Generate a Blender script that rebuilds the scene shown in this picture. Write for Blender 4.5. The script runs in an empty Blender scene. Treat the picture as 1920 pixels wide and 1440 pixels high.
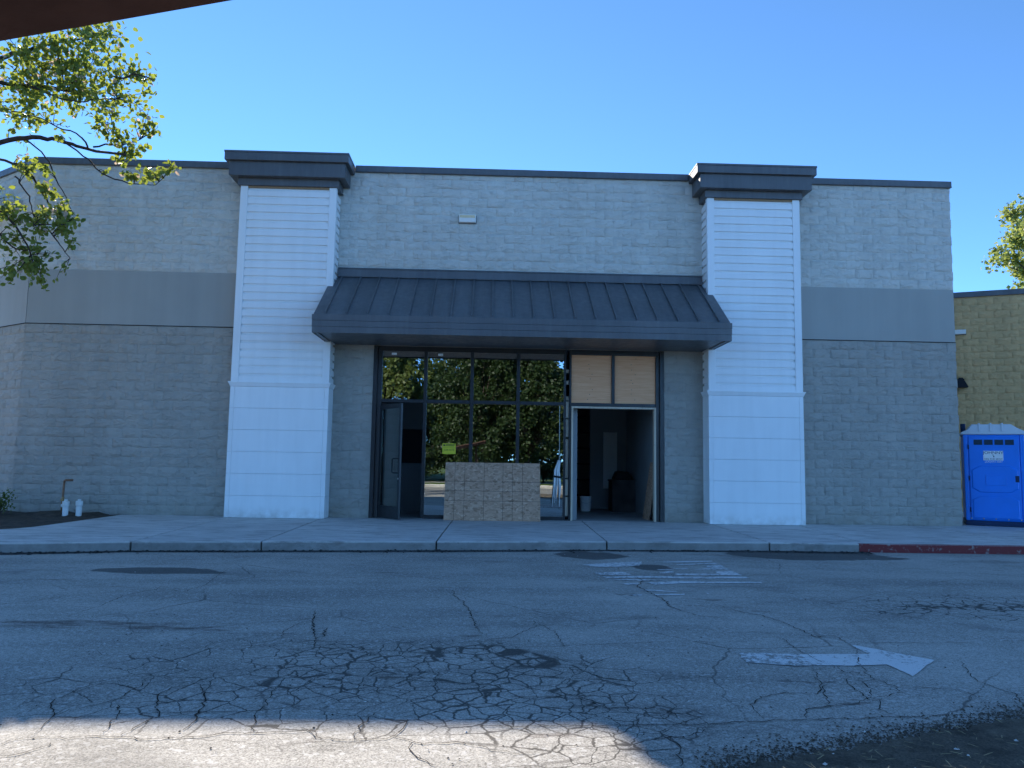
import bpy, bmesh, math, random
import numpy as np
from mathutils import Vector, Matrix, noise as mnoise

# ------------------------------------------------------------------ camera, sky, sun, exposure
scene = bpy.context.scene
col = scene.collection
rnd = random.Random(11)
rad = math.radians

cam_d = bpy.data.cameras.new('camera')
cam = bpy.data.objects.new('camera', cam_d)
col.objects.link(cam)
scene.camera = cam
cam_d.sensor_width = 36.0
cam_d.lens = 27.293
cam_d.clip_start = 0.05
cam_d.clip_end = 3000
_r = (0.99938706, -0.03097579, 0.01630973)
_u = (-0.01926211, -0.09754023, 0.99504516)
_f = (0.02923145, 0.99474942, 0.09807710)
CAM = Vector((-0.5787, -16.9416, 1.2766))
cam.matrix_world = Matrix(((_r[0], _u[0], -_f[0], CAM.x), (_r[1], _u[1], -_f[1], CAM.y),
                           (_r[2], _u[2], -_f[2], CAM.z), (0, 0, 0, 1)))

SUN_AZ, SUN_EL = rad(27.8), rad(29.08)          # to the left of straight behind the building
world = bpy.data.worlds.new('World')
scene.world = world
world.use_nodes = True
wn, wl = world.node_tree.nodes, world.node_tree.links
wn.clear()
w_out = wn.new('ShaderNodeOutputWorld')
w_bg = wn.new('ShaderNodeBackground')
w_bg.inputs['Strength'].default_value = 0.15
w_sky = wn.new('ShaderNodeTexSky')
w_sky.sky_type = 'NISHITA'
w_sky.sun_disc = False
w_sky.sun_elevation = SUN_EL
w_sky.sun_rotation = -SUN_AZ
w_sky.altitude = 10000
w_sky.air_density = 1.0
w_sky.dust_density = 0.0
w_sky.ozone_density = 4.0
w_wb = wn.new('ShaderNodeMix')                  # the camera's cool white balance
w_wb.data_type, w_wb.blend_type = 'RGBA', 'MULTIPLY'
w_wb.inputs[0].default_value = 1.0
w_wb.inputs[7].default_value = (.80, 1.02, .99, 1)
wl.new(w_sky.outputs[0], w_wb.inputs[6])
wl.new(w_wb.outputs[2], w_bg.inputs['Color'])
wl.new(w_bg.outputs[0], w_out.inputs['Surface'])

sun_d = bpy.data.lights.new('sun', 'SUN')
sun_d.energy = 2.85
sun_d.angle = rad(0.53)
sun_d.color = (1.0, 0.91, 0.79)
sun = bpy.data.objects.new('sun', sun_d)
col.objects.link(sun)
_s = Vector((-math.sin(SUN_AZ) * math.cos(SUN_EL), math.cos(SUN_AZ) * math.cos(SUN_EL), math.sin(SUN_EL)))
sun.rotation_euler = _s.to_track_quat('Z', 'Y').to_euler()
sun.location = _s * 60

vs = scene.view_settings
vs.view_transform = 'Standard'
vs.look = 'None'
vs.exposure = 1.9
vs.gamma = 1.0
vs.use_curve_mapping = False
scene.cycles.use_denoising = True
scene.cycles.use_adaptive_sampling = True
scene.cycles.adaptive_threshold = .015
scene.cycles.max_bounces = 5
scene.cycles.diffuse_bounces = 3
scene.cycles.glossy_bounces = 3
scene.cycles.transparent_max_bounces = 16
scene.cycles.caustics_reflective = False
scene.cycles.caustics_refractive = False

# ------------------------------------------------------------------ materials
class NB:
    def __init__(s, name):
        s.m = bpy.data.materials.new(name)
        s.m.use_nodes = True
        s.t = s.m.node_tree
        s.t.nodes.clear()
        s.out = s.t.nodes.new('ShaderNodeOutputMaterial')
        s.tc = s.t.nodes.new('ShaderNodeTexCoord')
        s.geo = s.t.nodes.new('ShaderNodeNewGeometry')
        s.obj = s.tc.outputs['Object']
        s.pos = s.geo.outputs['Position']

    def n(s, typ, ins=None, **props):
        nd = s.t.nodes.new(typ)
        for k, v in props.items():
            setattr(nd, k, v)
        for k, v in (ins or {}).items():
            sock = nd.inputs[k]
            if isinstance(v, bpy.types.NodeSocket):
                s.t.links.new(v, sock)
            else:
                if sock.type == 'RGBA' and not isinstance(v, (int, float)) and len(v) == 3:
                    v = (*v, 1)
                sock.default_value = v
        return nd

    def noise(s, scale, detail=3, rough=.55, vec=None, dist=0.0):
        return s.n('ShaderNodeTexNoise', {'Vector': vec or s.pos, 'Scale': scale, 'Detail': detail, 'Roughness': rough,
                                          'Distortion': dist}).outputs[0]

    def vmap(s, scale=(1, 1, 1), loc=(0, 0, 0), rot=(0, 0, 0), vec=None):
        return s.n('ShaderNodeMapping', {'Vector': vec or s.pos, 'Scale': scale, 'Location': loc, 'Rotation': rot}).outputs[0]

    def ramp(s, fac, a, b, ca=(0, 0, 0), cb=(1, 1, 1)):
        r = s.n('ShaderNodeValToRGB', {'Fac': fac})
        e = r.color_ramp.elements
        e[0].position, e[1].position = a, b
        e[0].color, e[1].color = (*ca, 1), (*cb, 1)
        return r.outputs[0]

    def mr(s, v, a, b, c=0.0, d=1.0, smooth=False):
        return s.n('ShaderNodeMapRange', {'Value': v, 'From Min': a, 'From Max': b, 'To Min': c, 'To Max': d},
                   interpolation_type='SMOOTHSTEP' if smooth else 'LINEAR', clamp=True).outputs[0]

    def math(s, op, a, b=0.0, c=None):
        nd = s.t.nodes.new('ShaderNodeMath')
        nd.operation = op
        for i, v in enumerate((a, b, c)):
            if v is None:
                continue
            if isinstance(v, bpy.types.NodeSocket):
                s.t.links.new(v, nd.inputs[i])
            else:
                nd.inputs[i].default_value = v
        return nd.outputs[0]

    def mix(s, fac, a, b, mode='MIX'):
        nd = s.t.nodes.new('ShaderNodeMix')
        nd.data_type = 'RGBA'
        nd.blend_type = mode
        for sock, v in ((nd.inputs[0], fac), (nd.inputs[6], a), (nd.inputs[7], b)):
            if isinstance(v, bpy.types.NodeSocket):
                s.t.links.new(v, sock)
            else:
                sock.default_value = v if isinstance(v, (int, float)) else (*v[:3], 1)
        return nd.outputs[2]

    def bump(s, h, strength=.3, dist=.01, normal=None):
        i = {'Height': h, 'Strength': strength, 'Distance': dist}
        if normal is not None:
            i['Normal'] = normal
        return s.n('ShaderNodeBump', i).outputs[0]

    def bsdf(s, color, rough=.8, normal=None, metallic=0.0, spec=.3, **kw):
        i = {'Base Color': color, 'Roughness': rough, 'Metallic': metallic, 'Specular IOR Level': spec}
        i.update(kw)
        if normal is not None:
            i['Normal'] = normal
        return s.n('ShaderNodeBsdfPrincipled', i).outputs[0]

    def done(s, shader):
        s.t.links.new(shader, s.out.inputs['Surface'])
        return s.m


def simple(name, c, rough=.6, var=.08, nscale=6.0, bump=0.0, bscale=60.0, metallic=0.0, spec=.35):
    b = NB(name)
    k = b.mr(b.noise(nscale, 4), .3, .7, 1 - var, 1 + var)
    cc = b.mix(1.0, c, b.n('ShaderNodeCombineColor', {0: k, 1: k, 2: k}).outputs[0], 'MULTIPLY')
    nm = b.bump(b.noise(bscale, 4), bump, .01) if bump else None
    rr = b.mr(b.noise(nscale * 2.3, 3), .3, .7, max(.05, rough - .08), min(1, rough + .08))
    return b.done(b.bsdf(cc, rr, nm, metallic, spec))


def block_paint(name, c, streak=.1):
    b = NB(name)
    info = b.n('ShaderNodeObjectInfo').outputs['Random']
    v = b.math('ADD', b.mr(b.noise(.5, 4), .3, .7, -.05, .05), b.mr(info, 0, 1, -.03, .03))
    v = b.math('ADD', v, b.mr(b.noise(7, 4), .3, .7, -.04, .04))
    st = b.noise(1.0, 5, vec=b.vmap((2.2, 2.2, .16)))
    v = b.math('ADD', v, b.mr(st, .35, .65, -streak * .5, streak * .4))
    k = b.math('ADD', v, 1.0)
    cc = b.mix(1.0, c, b.n('ShaderNodeCombineColor', {0: k, 1: k, 2: k}).outputs[0], 'MULTIPLY')
    # dust splashed up at the foot of the wall
    z = b.n('ShaderNodeSeparateXYZ', {0: b.pos}).outputs[2]
    foot = b.math('MULTIPLY', b.mr(z, 0, .55, .5, 0, True), b.mr(b.noise(2.5, 4), .35, .65))
    cc = b.mix(foot, cc, (c[0] * .72 + .01, c[1] * .68 + .008, c[2] * .6 + .004))
    h1 = b.noise(9, 6, .68, vec=b.vmap((1, 1, 1.7)), dist=.4)
    chip = b.mr(b.noise(4.2, 4, .6, vec=b.vmap((1, 1, 2.4), (3, 1, 7)), dist=1.1), .52, .60, 0, 1)
    hh = b.math('ADD', h1, b.math('MULTIPLY', chip, .35))
    hh = b.math('ADD', hh, b.math('MULTIPLY', b.noise(70, 3, .7), .22))
    nm = b.bump(hh, .75, .045)
    return b.done(b.bsdf(cc, .78, nm, spec=.25))


M = {}
M['wall_upper'] = block_paint('wall_paint_light', (.67, .645, .575))
M['wall_lower'] = block_paint('wall_paint_dark', (.44, .41, .36))
M['wall_tan'] = block_paint('tan_block_paint', (.76, .48, .225))


def _band(name, c):
    b = NB(name)
    v = b.math('ADD', 1.0, b.math('ADD', b.mr(b.noise(.6, 4), .3, .7, -.05, .05), b.mr(b.noise(1, 5, vec=b.vmap((3, 3, .2))), .35, .65, -.035, .03)))
    cc = b.mix(1.0, c, b.n('ShaderNodeCombineColor', {0: v, 1: v, 2: v}).outputs[0], 'MULTIPLY')
    nm = b.bump(b.noise(70, 4), .18, .006)
    return b.done(b.bsdf(cc, .72, nm, spec=.25))


M['band'] = _band('band_paint', (.385, .375, .34))


def _white(name, c=(.80, .81, .80), rough=.45):
    b = NB(name)
    v = b.math('ADD', 1.0, b.math('ADD', b.mr(b.noise(1.1, 4), .3, .7, -.03, .02),
                                  b.mr(b.noise(1.2, 5, vec=b.vmap((5, 5, .5))), .4, .7, 0, -.045)))
    cc = b.mix(1.0, c, b.n('ShaderNodeCombineColor', {0: v, 1: v, 2: v}).outputs[0], 'MULTIPLY')
    z = b.n('ShaderNodeSeparateXYZ', {0: b.pos}).outputs[2]
    foot = b.math('MULTIPLY', b.mr(z, .0, .30, .55, 0, True), b.mr(b.noise(5, 5, .65), .35, .65))
    cc = b.mix(foot, cc, (.46, .42, .36))
    scuff = b.mr(b.noise(7, 6, .75, vec=b.vmap((1, 1, .5), (2, 0, 1))), .66, .74, 0, .09)
    cc = b.mix(scuff, cc, (.5, .47, .42))
    nm = b.bump(b.noise(26, 4, vec=b.vmap((.25, .25, 3))), .05, .004)
    return b.done(b.bsdf(cc, rough, nm, spec=.35))


M['white'] = _white('white_cladding', (.89, .90, .89))


def _metal(name, c, rough=.42):
    b = NB(name)
    v = b.math('ADD', 1.0, b.math('ADD', b.mr(b.noise(1.4, 4), .3, .7, -.12, .12), b.mr(b.noise(2, 4, vec=b.vmap((6, 1, .6))), .4, .7, -.05, .08)))
    cc = b.mix(1.0, c, b.n('ShaderNodeCombineColor', {0: v, 1: v, 2: v}).outputs[0], 'MULTIPLY')
    sx = b.n('ShaderNodeSeparateXYZ', {0: b.pos}).outputs[0]
    pan = b.n('ShaderNodeTexWhiteNoise', {'W': b.math('FLOOR', b.math('DIVIDE', b.math('ADD', sx, 3.858), .4149))}, noise_dimensions='1D').outputs[0]
    k2 = b.mr(pan, 0, 1, .93, 1.07)
    cc = b.mix(1.0, cc, b.n('ShaderNodeCombineColor', {0: k2, 1: k2, 2: k2}).outputs[0], 'MULTIPLY')
    dust = b.mr(b.noise(2.2, 6, .7, vec=b.vmap((7, .8, .8))), .5, .72, 0, .22)
    cc = b.mix(dust, cc, (c[0] * 1.7 + .02, c[1] * 1.65 + .018, c[2] * 1.55 + .014))
    nm = b.bump(b.noise(1.6, 2, vec=b.vmap((1.6, .8, .8))), .35, .03)
    rr = b.mr(b.noise(9, 4), .3, .7, rough - .07, rough + .1)
    return b.done(b.bsdf(cc, rr, nm, spec=.5))


M['charcoal'] = _metal('charcoal_painted_metal', (.108, .111, .116))
M['frame'] = _metal('black_anodised_frame', (.018, .02, .023), .35)
M['dark'] = simple('dark_shadow_gap', (.012, .012, .012), .9)


def _asphalt():
    b = NB('old_asphalt')
    P = b.pos
    sep = b.n('ShaderNodeSeparateXYZ', {0: P})
    X, Y = sep.outputs[0], sep.outputs[1]
    big = b.noise(.22, 5)
    mid = b.noise(1.3, 5, .6)
    streak = b.noise(.8, 5, .6, vec=b.vmap((.35, 2.2, 1)))
    v = b.math('ADD', b.mr(big, .3, .7, -.18, .16), b.mr(mid, .3, .7, -.13, .12))
    v = b.math('ADD', v, b.mr(streak, .3, .7, -.16, .16))
    grit = b.noise(95, 3, .75)
    v = b.math('ADD', v, b.mr(grit, .33, .67, -.5, .5))
    v = b.math('ADD', v, b.mr(b.noise(30, 3, .7), .3, .7, -.16, .16))
    v = b.math('ADD', v, 1.0)
    c = b.mix(1.0, (.40, .375, .33), b.n('ShaderNodeCombineColor', {0: v, 1: v, 2: v}).outputs[0], 'MULTIPLY')
    # pale aggregate showing through
    peb = b.n('ShaderNodeTexVoronoi', {'Vector': P, 'Scale': 48.0}).outputs['Color']
    pk = b.math('GREATER_THAN', b.n('ShaderNodeSeparateColor', {0: peb}).outputs[0], .93)
    c = b.mix(b.math('MULTIPLY', pk, .55), c, (.62, .6, .56))
    # oil, tar and damp stains
    sm = b.mr(b.noise(.75, 5, .65, vec=b.vmap((.6, 1.3, 1), (3.1, 1.7, 0))), .58, .72, 0, .4, True)
    c = b.mix(sm, c, (.07, .066, .062))
    # dried mud flecks in bands
    mud = b.math('MULTIPLY', b.mr(b.noise(2.6, 5, .65, vec=b.vmap((.7, 2.6, 1))), .61, .68, 0, .6, True), b.mr(b.noise(.5, 2), .45, .6))
    c = b.mix(mud, c, (.09, .06, .045))

    def ell(cx, cy, rx, ry, soft=.35):
        dx = b.math('DIVIDE', b.math('SUBTRACT', X, cx), rx)
        dy = b.math('DIVIDE', b.math('SUBTRACT', Y, cy), ry)
        d = b.math('ADD', b.math('MULTIPLY', dx, dx), b.math('MULTIPLY', dy, dy))
        d = b.math('ADD', d, b.mr(b.noise(2.2, 4), .25, .75, -.4, .4))
        return b.mr(d, 1 - soft, 1 + soft, 1, 0, True)

    def mx(*a):
        r = a[0]
        for q in a[1:]:
            r = b.math('MAXIMUM', r, q)
        return r
    warp = b.n('ShaderNodeVectorMath', {0: P, 1: b.n('ShaderNodeVectorMath', {
        0: b.n('ShaderNodeTexNoise', {'Vector': P, 'Scale': 3.2, 'Detail': 4, 'Roughness': .6}).outputs['Color'], 'Scale': .16},
        operation='SCALE').outputs[0]}, operation='ADD').outputs[0]
    warp2 = b.n('ShaderNodeVectorMath', {0: warp, 1: b.n('ShaderNodeVectorMath', {
        0: b.n('ShaderNodeTexNoise', {'Vector': P, 'Scale': 28.0, 'Detail': 3, 'Roughness': .6}).outputs['Color'], 'Scale': .018},
        operation='SCALE').outputs[0]}, operation='ADD').outputs[0]
    flat = b.n('ShaderNodeMapping', {'Vector': warp2, 'Scale': (1, 1, 0)}).outputs[0]
    wide = b.mr(b.noise(2.7, 4), .3, .7, .35, 1.5)

    def cells(scale, lo, hi, rand=1.0):
        e = b.n('ShaderNodeTexVoronoi', {'Vector': flat, 'Scale': scale, 'Randomness': rand}, feature='DISTANCE_TO_EDGE').outputs['Distance']
        e = b.math('DIVIDE', e, wide)
        return b.mr(e, lo, hi, 1, 0, True)
    # the alligator-cracked areas: small cells in the core, large ones round it
    coarse = mx(ell(-1.7, -11.75, 1.75, 1.15), ell(.0, -12.0, .75, 1.0))
    fine = mx(ell(-1.05, -11.5, 1.15, .85), ell(-.1, -12.45, .75, .75), ell(4.6, -9.0, 1.5, .75), ell(6.2, -8.9, 1.4, .8))
    ck = mx(b.math('MULTIPLY', cells(3.6, .006, .024), coarse), b.math('MULTIPLY', cells(5.6, .013, .048), fine))
    sealed = mx(ell(-.62, -11.0, .42, .2), ell(-.25, -11.25, .22, .25), ell(4.75, -8.95, .75, .2), ell(4.0, -8.95, .35, .12))
    sealed = b.math('MULTIPLY', sealed, cells(5.4, .035, .13))
    ck = b.math('MINIMUM', mx(ck, sealed), 1.0)
    patch = mx(ell(-4.62, -7.1, .72, .27, .12), ell(-4.1, -7.22, .42, .10, .2), ell(1.0, -5.0, .55, .5, .15), ell(1.69, -6.26, .26, .3, .2), ell(4.5, -4.6, 1.25, .6, .12),
               ell(5.4, -4.9, .6, .2, .2))
    c = b.mix(b.math('MULTIPLY', patch, .82), c, b.mix(b.mr(grit, .3, .7), (.05, .047, .044), (.105, .10, .093)))
    mudb = mx(ell(-4.0, -10.2, 1.0, .16, .5), ell(-3.1, -10.3, .5, .09, .5), ell(-2.8, -10.35, .16, .05, .5))
    c = b.mix(b.math('MULTIPLY', mudb, b.mr(b.noise(5, 5, .7, vec=b.vmap((.5, 2, 1))), .45, .6, 0, .75)), c, (.10, .065, .05))
    # hairlines elsewhere
    hair = b.math('MULTIPLY', cells(.55, .0015, .006), b.mr(b.noise(.35, 3), .45, .6, 0, .7))
    ck = mx(ck, hair)
    c = b.mix(b.math('MULTIPLY', ck, .86), c, (.045, .039, .034))
    nm = b.bump(b.noise(150, 2, .7), .5, .006)
    return b.done(b.bsdf(c, .86, nm, spec=.25))


M['asphalt'] = _asphalt()
M['lot'] = simple('pale_weathered_pavement', (.25, .24, .22), .9, .12, 1.2, .2, 120, spec=.2)
M['asphalt_new'] = simple('dark_asphalt_patch', (.052, .05, .048), .9, .2, 5, .5, 140, spec=.2)
M['gutter'] = simple('dark_gutter_asphalt', (.085, .082, .078), .9, .35, 2.5, .5, 140, spec=.2)
M['crack'] = simple('crack_fill', (.045, .037, .03), .95, .3, 20, spec=.1)


def _roadpaint():
    b = NB('worn_road_paint')
    w = b.noise(26, 5, .72)
    big = b.noise(1.7, 3)
    X = b.n('ShaderNodeSeparateXYZ', {0: b.pos}).outputs[0]
    Y = b.n('ShaderNodeSeparateXYZ', {0: b.pos}).outputs[1]
    tail = b.math('MULTIPLY', b.mr(X, 1.72, 1.9, .11, 0), b.mr(Y, -10.5, -10.4, 1, 0))
    far = b.mr(Y, -9, -8.6, 0, .055)
    t = b.math('ADD', b.math('ADD', w, tail), b.math('ADD', far, b.mr(big, .3, .7, -.06, .06)))
    f = b.mr(t, .565, .65, 0, 1)
    g = b.mr(b.noise(200, 2, .7), .35, .65, .84, 1.12)
    k = b.n('ShaderNodeCombineColor', {0: g, 1: g, 2: g}).outputs[0]
    c = b.mix(1.0, b.mix(f, (.74, .74, .72), (.29, .28, .26)), k, 'MULTIPLY')
    return b.done(b.bsdf(c, .75, b.bump(w, .3, .004), spec=.25))


M['road_paint'] = _roadpaint()


def _concrete(name, c, stain=.5, kerb=False):
    b = NB(name)
    v = b.math('ADD', b.mr(b.noise(.9, 5), .3, .7, -.12, .12), b.mr(b.noise(6, 5, .6, vec=b.vmap((.4, 1.8, 1))), .3, .7, -.13, .13))
    v = b.math('ADD', v, b.mr(b.noise(160, 2), .3, .7, -.09, .09))
    info = b.n('ShaderNodeObjectInfo').outputs['Random']
    v = b.math('ADD', v, b.mr(info, 0, 1, -.06, .06))
    v = b.math('ADD', v, 1.0)
    cc = b.mix(1.0, c, b.n('ShaderNodeCombineColor', {0: v, 1: v, 2: v}).outputs[0], 'MULTIPLY')
    s1 = b.mr(b.noise(3.4, 6, .72, vec=b.vmap((.45, 2.0, 1), (.3, 2.1, 0))), .50, .66, 0, stain, True)
    cc = b.mix(s1, cc, (c[0] * .3, c[1] * .28, c[2] * .26))
    s2 = b.mr(b.noise(1.2, 5, .7, vec=b.vmap((.7, 1.2, 1), (5, 1, 0))), .55, .7, 0, .45, True)
    cc = b.mix(s2, cc, (c[0] * .48, c[1] * .46, c[2] * .43))
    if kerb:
        # uneven darker tone on the kerb face below its top edge; dark specks
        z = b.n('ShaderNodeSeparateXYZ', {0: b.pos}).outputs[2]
        face_mix = b.math('MULTIPLY', b.mr(z, -.03, -.004, 1, 0), b.mr(b.noise(3, 5, .65), .25, .75, .55, .95))
        cc = b.mix(face_mix, cc, (.20, .185, .165))
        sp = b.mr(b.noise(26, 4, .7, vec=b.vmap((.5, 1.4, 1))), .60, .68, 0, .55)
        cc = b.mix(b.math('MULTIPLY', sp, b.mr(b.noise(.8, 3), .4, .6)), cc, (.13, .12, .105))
    nm = b.bump(b.noise(120, 3), .25, .004)
    return b.done(b.bsdf(cc, .82, nm, spec=.25))


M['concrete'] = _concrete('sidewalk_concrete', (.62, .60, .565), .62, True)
M['floor'] = _concrete('interior_concrete', (.36, .36, .35), .25)


def _redkerb():
    b = NB('worn_red_kerb_paint')
    w = b.mr(b.noise(9, 6, .7), .56, .66)
    c = b.mix(w, (.20, .035, .035), (.3, .26, .24))
    return b.done(b.bsdf(c, .7, b.bump(b.noise(60, 3), .2, .004)))


M['redkerb'] = _redkerb()


def _dirt(name, c1, c2):
    b = NB(name)
    f = b.mr(b.noise(5, 6, .7), .35, .65)
    g = b.mr(b.noise(90, 3, .7), .3, .7, .6, 1.4)
    c = b.mix(1.0, b.mix(f, c1, c2), b.n('ShaderNodeCombineColor', {0: g, 1: g, 2: g}).outputs[0], 'MULTIPLY')
    return b.done(b.bsdf(c, .95, b.bump(b.noise(45, 5, .7), .7, .02), spec=.1))


M['dirt'] = _dirt('dark_soil', (.075, .06, .047), (.14, .11, .085))
M['mulch'] = _dirt('brown_mulch', (.085, .07, .055), (.17, .14, .105))
M['lawn'] = _dirt('lawn', (.05, .085, .022), (.10, .13, .035))
M['straw'] = simple('dry_straw', (.34, .27, .15), .9, .3, 8)
M['chip'] = simple('pale_chips', (.6, .58, .54), .8, .2, 8)
M['grit'] = simple('dark_grit', (.03, .026, .023), .9, .3, 8)


def _glass(name, tint, refl):
    b = NB(name)
    tr = b.n('ShaderNodeBsdfTransparent', {'Color': tint}).outputs[0]
    wav = b.bump(b.noise(1.1, 2), .03, .02)
    gl = b.n('ShaderNodeBsdfGlossy', {'Color': (.86, .92, .92), 'Roughness': 0.0, 'Normal': wav}).outputs[0]
    fr = b.n('ShaderNodeFresnel', {'IOR': 1.5}).outputs[0]
    fac = b.math('MINIMUM', b.math('ADD', fr, refl), .95)
    mx = b.n('ShaderNodeMixShader', {0: fac, 1: tr, 2: gl}).outputs[0]
    return b.done(mx)


M['glass'] = _glass('tinted_storefront_glass', (.52, .57, .58), .42)
M['glass_door'] = _glass('tinted_door_glass', (.8, .88, .88), .22)


def _wood(name, c1, c2, axis='x', scale=1.0, knots=True):
    b = NB(name)
    sc = {'x': (.7, 8, 14), 'z': (8, 8, .7)}[axis]
    g = b.noise(3.2 * scale, 6, .65, vec=b.vmap(sc), dist=.6)
    c = b.mix(b.mr(g, .3, .7), c1, c2)
    if knots:
        v = b.n('ShaderNodeTexVoronoi', {'Vector': b.vmap((1.6, 1.6, 2.2)), 'Scale': 1.6}).outputs['Distance']
        c = b.mix(b.mr(v, .03, .09, .6, 0, True), c, (c1[0] * .4, c1[1] * .34, c1[2] * .28))
    return b.done(b.bsdf(c, .75, b.bump(g, .15, .004), spec=.2))


M['plywood'] = _wood('plywood', (.80, .35, .17), (.95, .52, .29))
M['lumber'] = _wood('lumber', (.5, .4, .29), (.68, .57, .44), 'z')


def _osb():
    b = NB('strand_board')
    cell = b.n('ShaderNodeTexVoronoi', {'Vector': b.n('ShaderNodeVectorMath', {0: b.vmap((17, 17, 36)), 1: b.n('ShaderNodeVectorMath', {
        0: b.n('ShaderNodeTexNoise', {'Vector': b.pos, 'Scale': 9.0, 'Detail': 3}).outputs['Color'], 'Scale': 3.2},
        operation='SCALE').outputs[0]}, operation='ADD').outputs[0], 'Scale': 1.0}).outputs['Color']
    r = b.n('ShaderNodeSeparateColor', {0: cell}).outputs
    c = b.mix(b.mr(r[0], .1, .95), (.46, .265, .165), (.58, .35, .23))
    c = b.mix(b.math('MULTIPLY', b.math('GREATER_THAN', r[1], .88), .5), c, (.72, .48, .33))
    c = b.mix(b.math('MULTIPLY', b.math('LESS_THAN', r[2], .12), .6), c, (.26, .14, .08))
    return b.done(b.bsdf(c, .7, b.bump(r[0], .25, .004), spec=.3))


M['osb'] = _osb()
M['drywall'] = simple('grey_drywall', (.33, .34, .34), .9, .06, 1.5, .06, 40)
M['black'] = simple('matt_black', (.012, .013, .015), .55, .1)
M['blue'] = simple('blue_plastic', (.012, .22, .80), .38, .07, 2.2, .06, 40, spec=.45)
M['blue_dark'] = simple('dark_blue_plastic', (.008, .03, .085), .5, .1)
M['vent_green'] = simple('vent_mesh', (.02, .06, .07), .7, .1)
M['roof_plastic'] = simple('translucent_white_plastic', (.62, .66, .70), .45, .05, 3)
M['pvc'] = simple('white_pvc', (.74, .74, .71), .4, .07, 20)
M['copper'] = simple('weathered_copper', (.28, .16, .10), .45, .3, 25, .2, 60, metallic=.6)
M['brass'] = simple('brass_fitting', (.45, .30, .14), .4, .2, 25, metallic=.7)
M['galv'] = simple('galvanised_steel', (.5, .51, .52), .4, .12, 12, metallic=.8)
M['lens'] = simple('white_lamp_housing', (.86, .85, .80), .35, .03, 6)
M['lens_warm'] = simple('yellowed_lamp_lens', (.80, .67, .42), .3, .08, 14)
M['sticker_yellow'] = simple('yellow_sign_plastic', (.72, .62, .04), .5, .03)
M['plastic_white'] = simple('white_sign_plastic', (.82, .83, .82), .5, .03)
M['ink'] = simple('black_ink', (.012, .012, .014), .6, .0)
M['navy'] = simple('navy_ink', (.015, .035, .10), .6, .0)
M['red'] = simple('red_painted_steel', (.5, .04, .02), .4, .1)
M['bark'] = simple('grey_brown_bark', (.05, .04, .034), .92, .35, 12, .6, 45, spec=.15)
M['bin'] = simple('dark_green_bin_plastic', (.015, .035, .03), .5, .1)
M['visor_brown'] = simple('dark_brown_visor', (.085, .045, .036), .85, .2, 9, .2, 70, spec=.1)
M['cloth'] = simple('white_sheeting', (.78, .78, .76), .7, .06, 10)
M['roof'] = simple('roof_membrane', (.4, .4, .39), .9, .1, 2)
M['cardboard'] = simple('cardboard', (.36, .24, .14), .85, .08, 6)


def _leaf(name, lo, hi, trans):
    b = NB(name)
    f = b.mr(b.noise(2.1, 3), .3, .7)
    f2 = b.mr(b.n('ShaderNodeTexVoronoi', {'Vector': b.pos, 'Scale': 9.0}).outputs['Distance'], 0, .8, -.25, .35)
    f = b.math('ADD', f, f2)
    c = b.mix(f, lo, hi)
    d = b.bsdf(c, .5, spec=.4)
    t = b.n('ShaderNodeBsdfTranslucent', {'Color': b.mix(f, trans, (trans[0] * 1.35, trans[1] * 1.15, trans[2]))}).outputs[0]
    return b.done(b.n('ShaderNodeMixShader', {0: .45, 1: d, 2: t}).outputs[0])


M['leaf_pear'] = _leaf('pear_leaf', (.05, .10, .03), (.16, .21, .055), (.27, .355, .05))
M['leaf_dark'] = _leaf('dark_leaf', (.014, .034, .010), (.036, .062, .018), (.03, .06, .012))
M['leaf_mid'] = _leaf('mid_leaf', (.04, .075, .018), (.12, .15, .04), (.13, .19, .04))
M['leaf_olive'] = _leaf('olive_leaf', (.05, .085, .022), (.13, .16, .045), (.14, .2, .04))
M['leaf_fresh'] = _leaf('fresh_leaf', (.10, .16, .04), (.26, .31, .10), (.30, .38, .10))
M['blossom'] = _leaf('blossom', (.5, .42, .36), (.62, .52, .44), (.5, .42, .34))
M['stem'] = M['bark']


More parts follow.
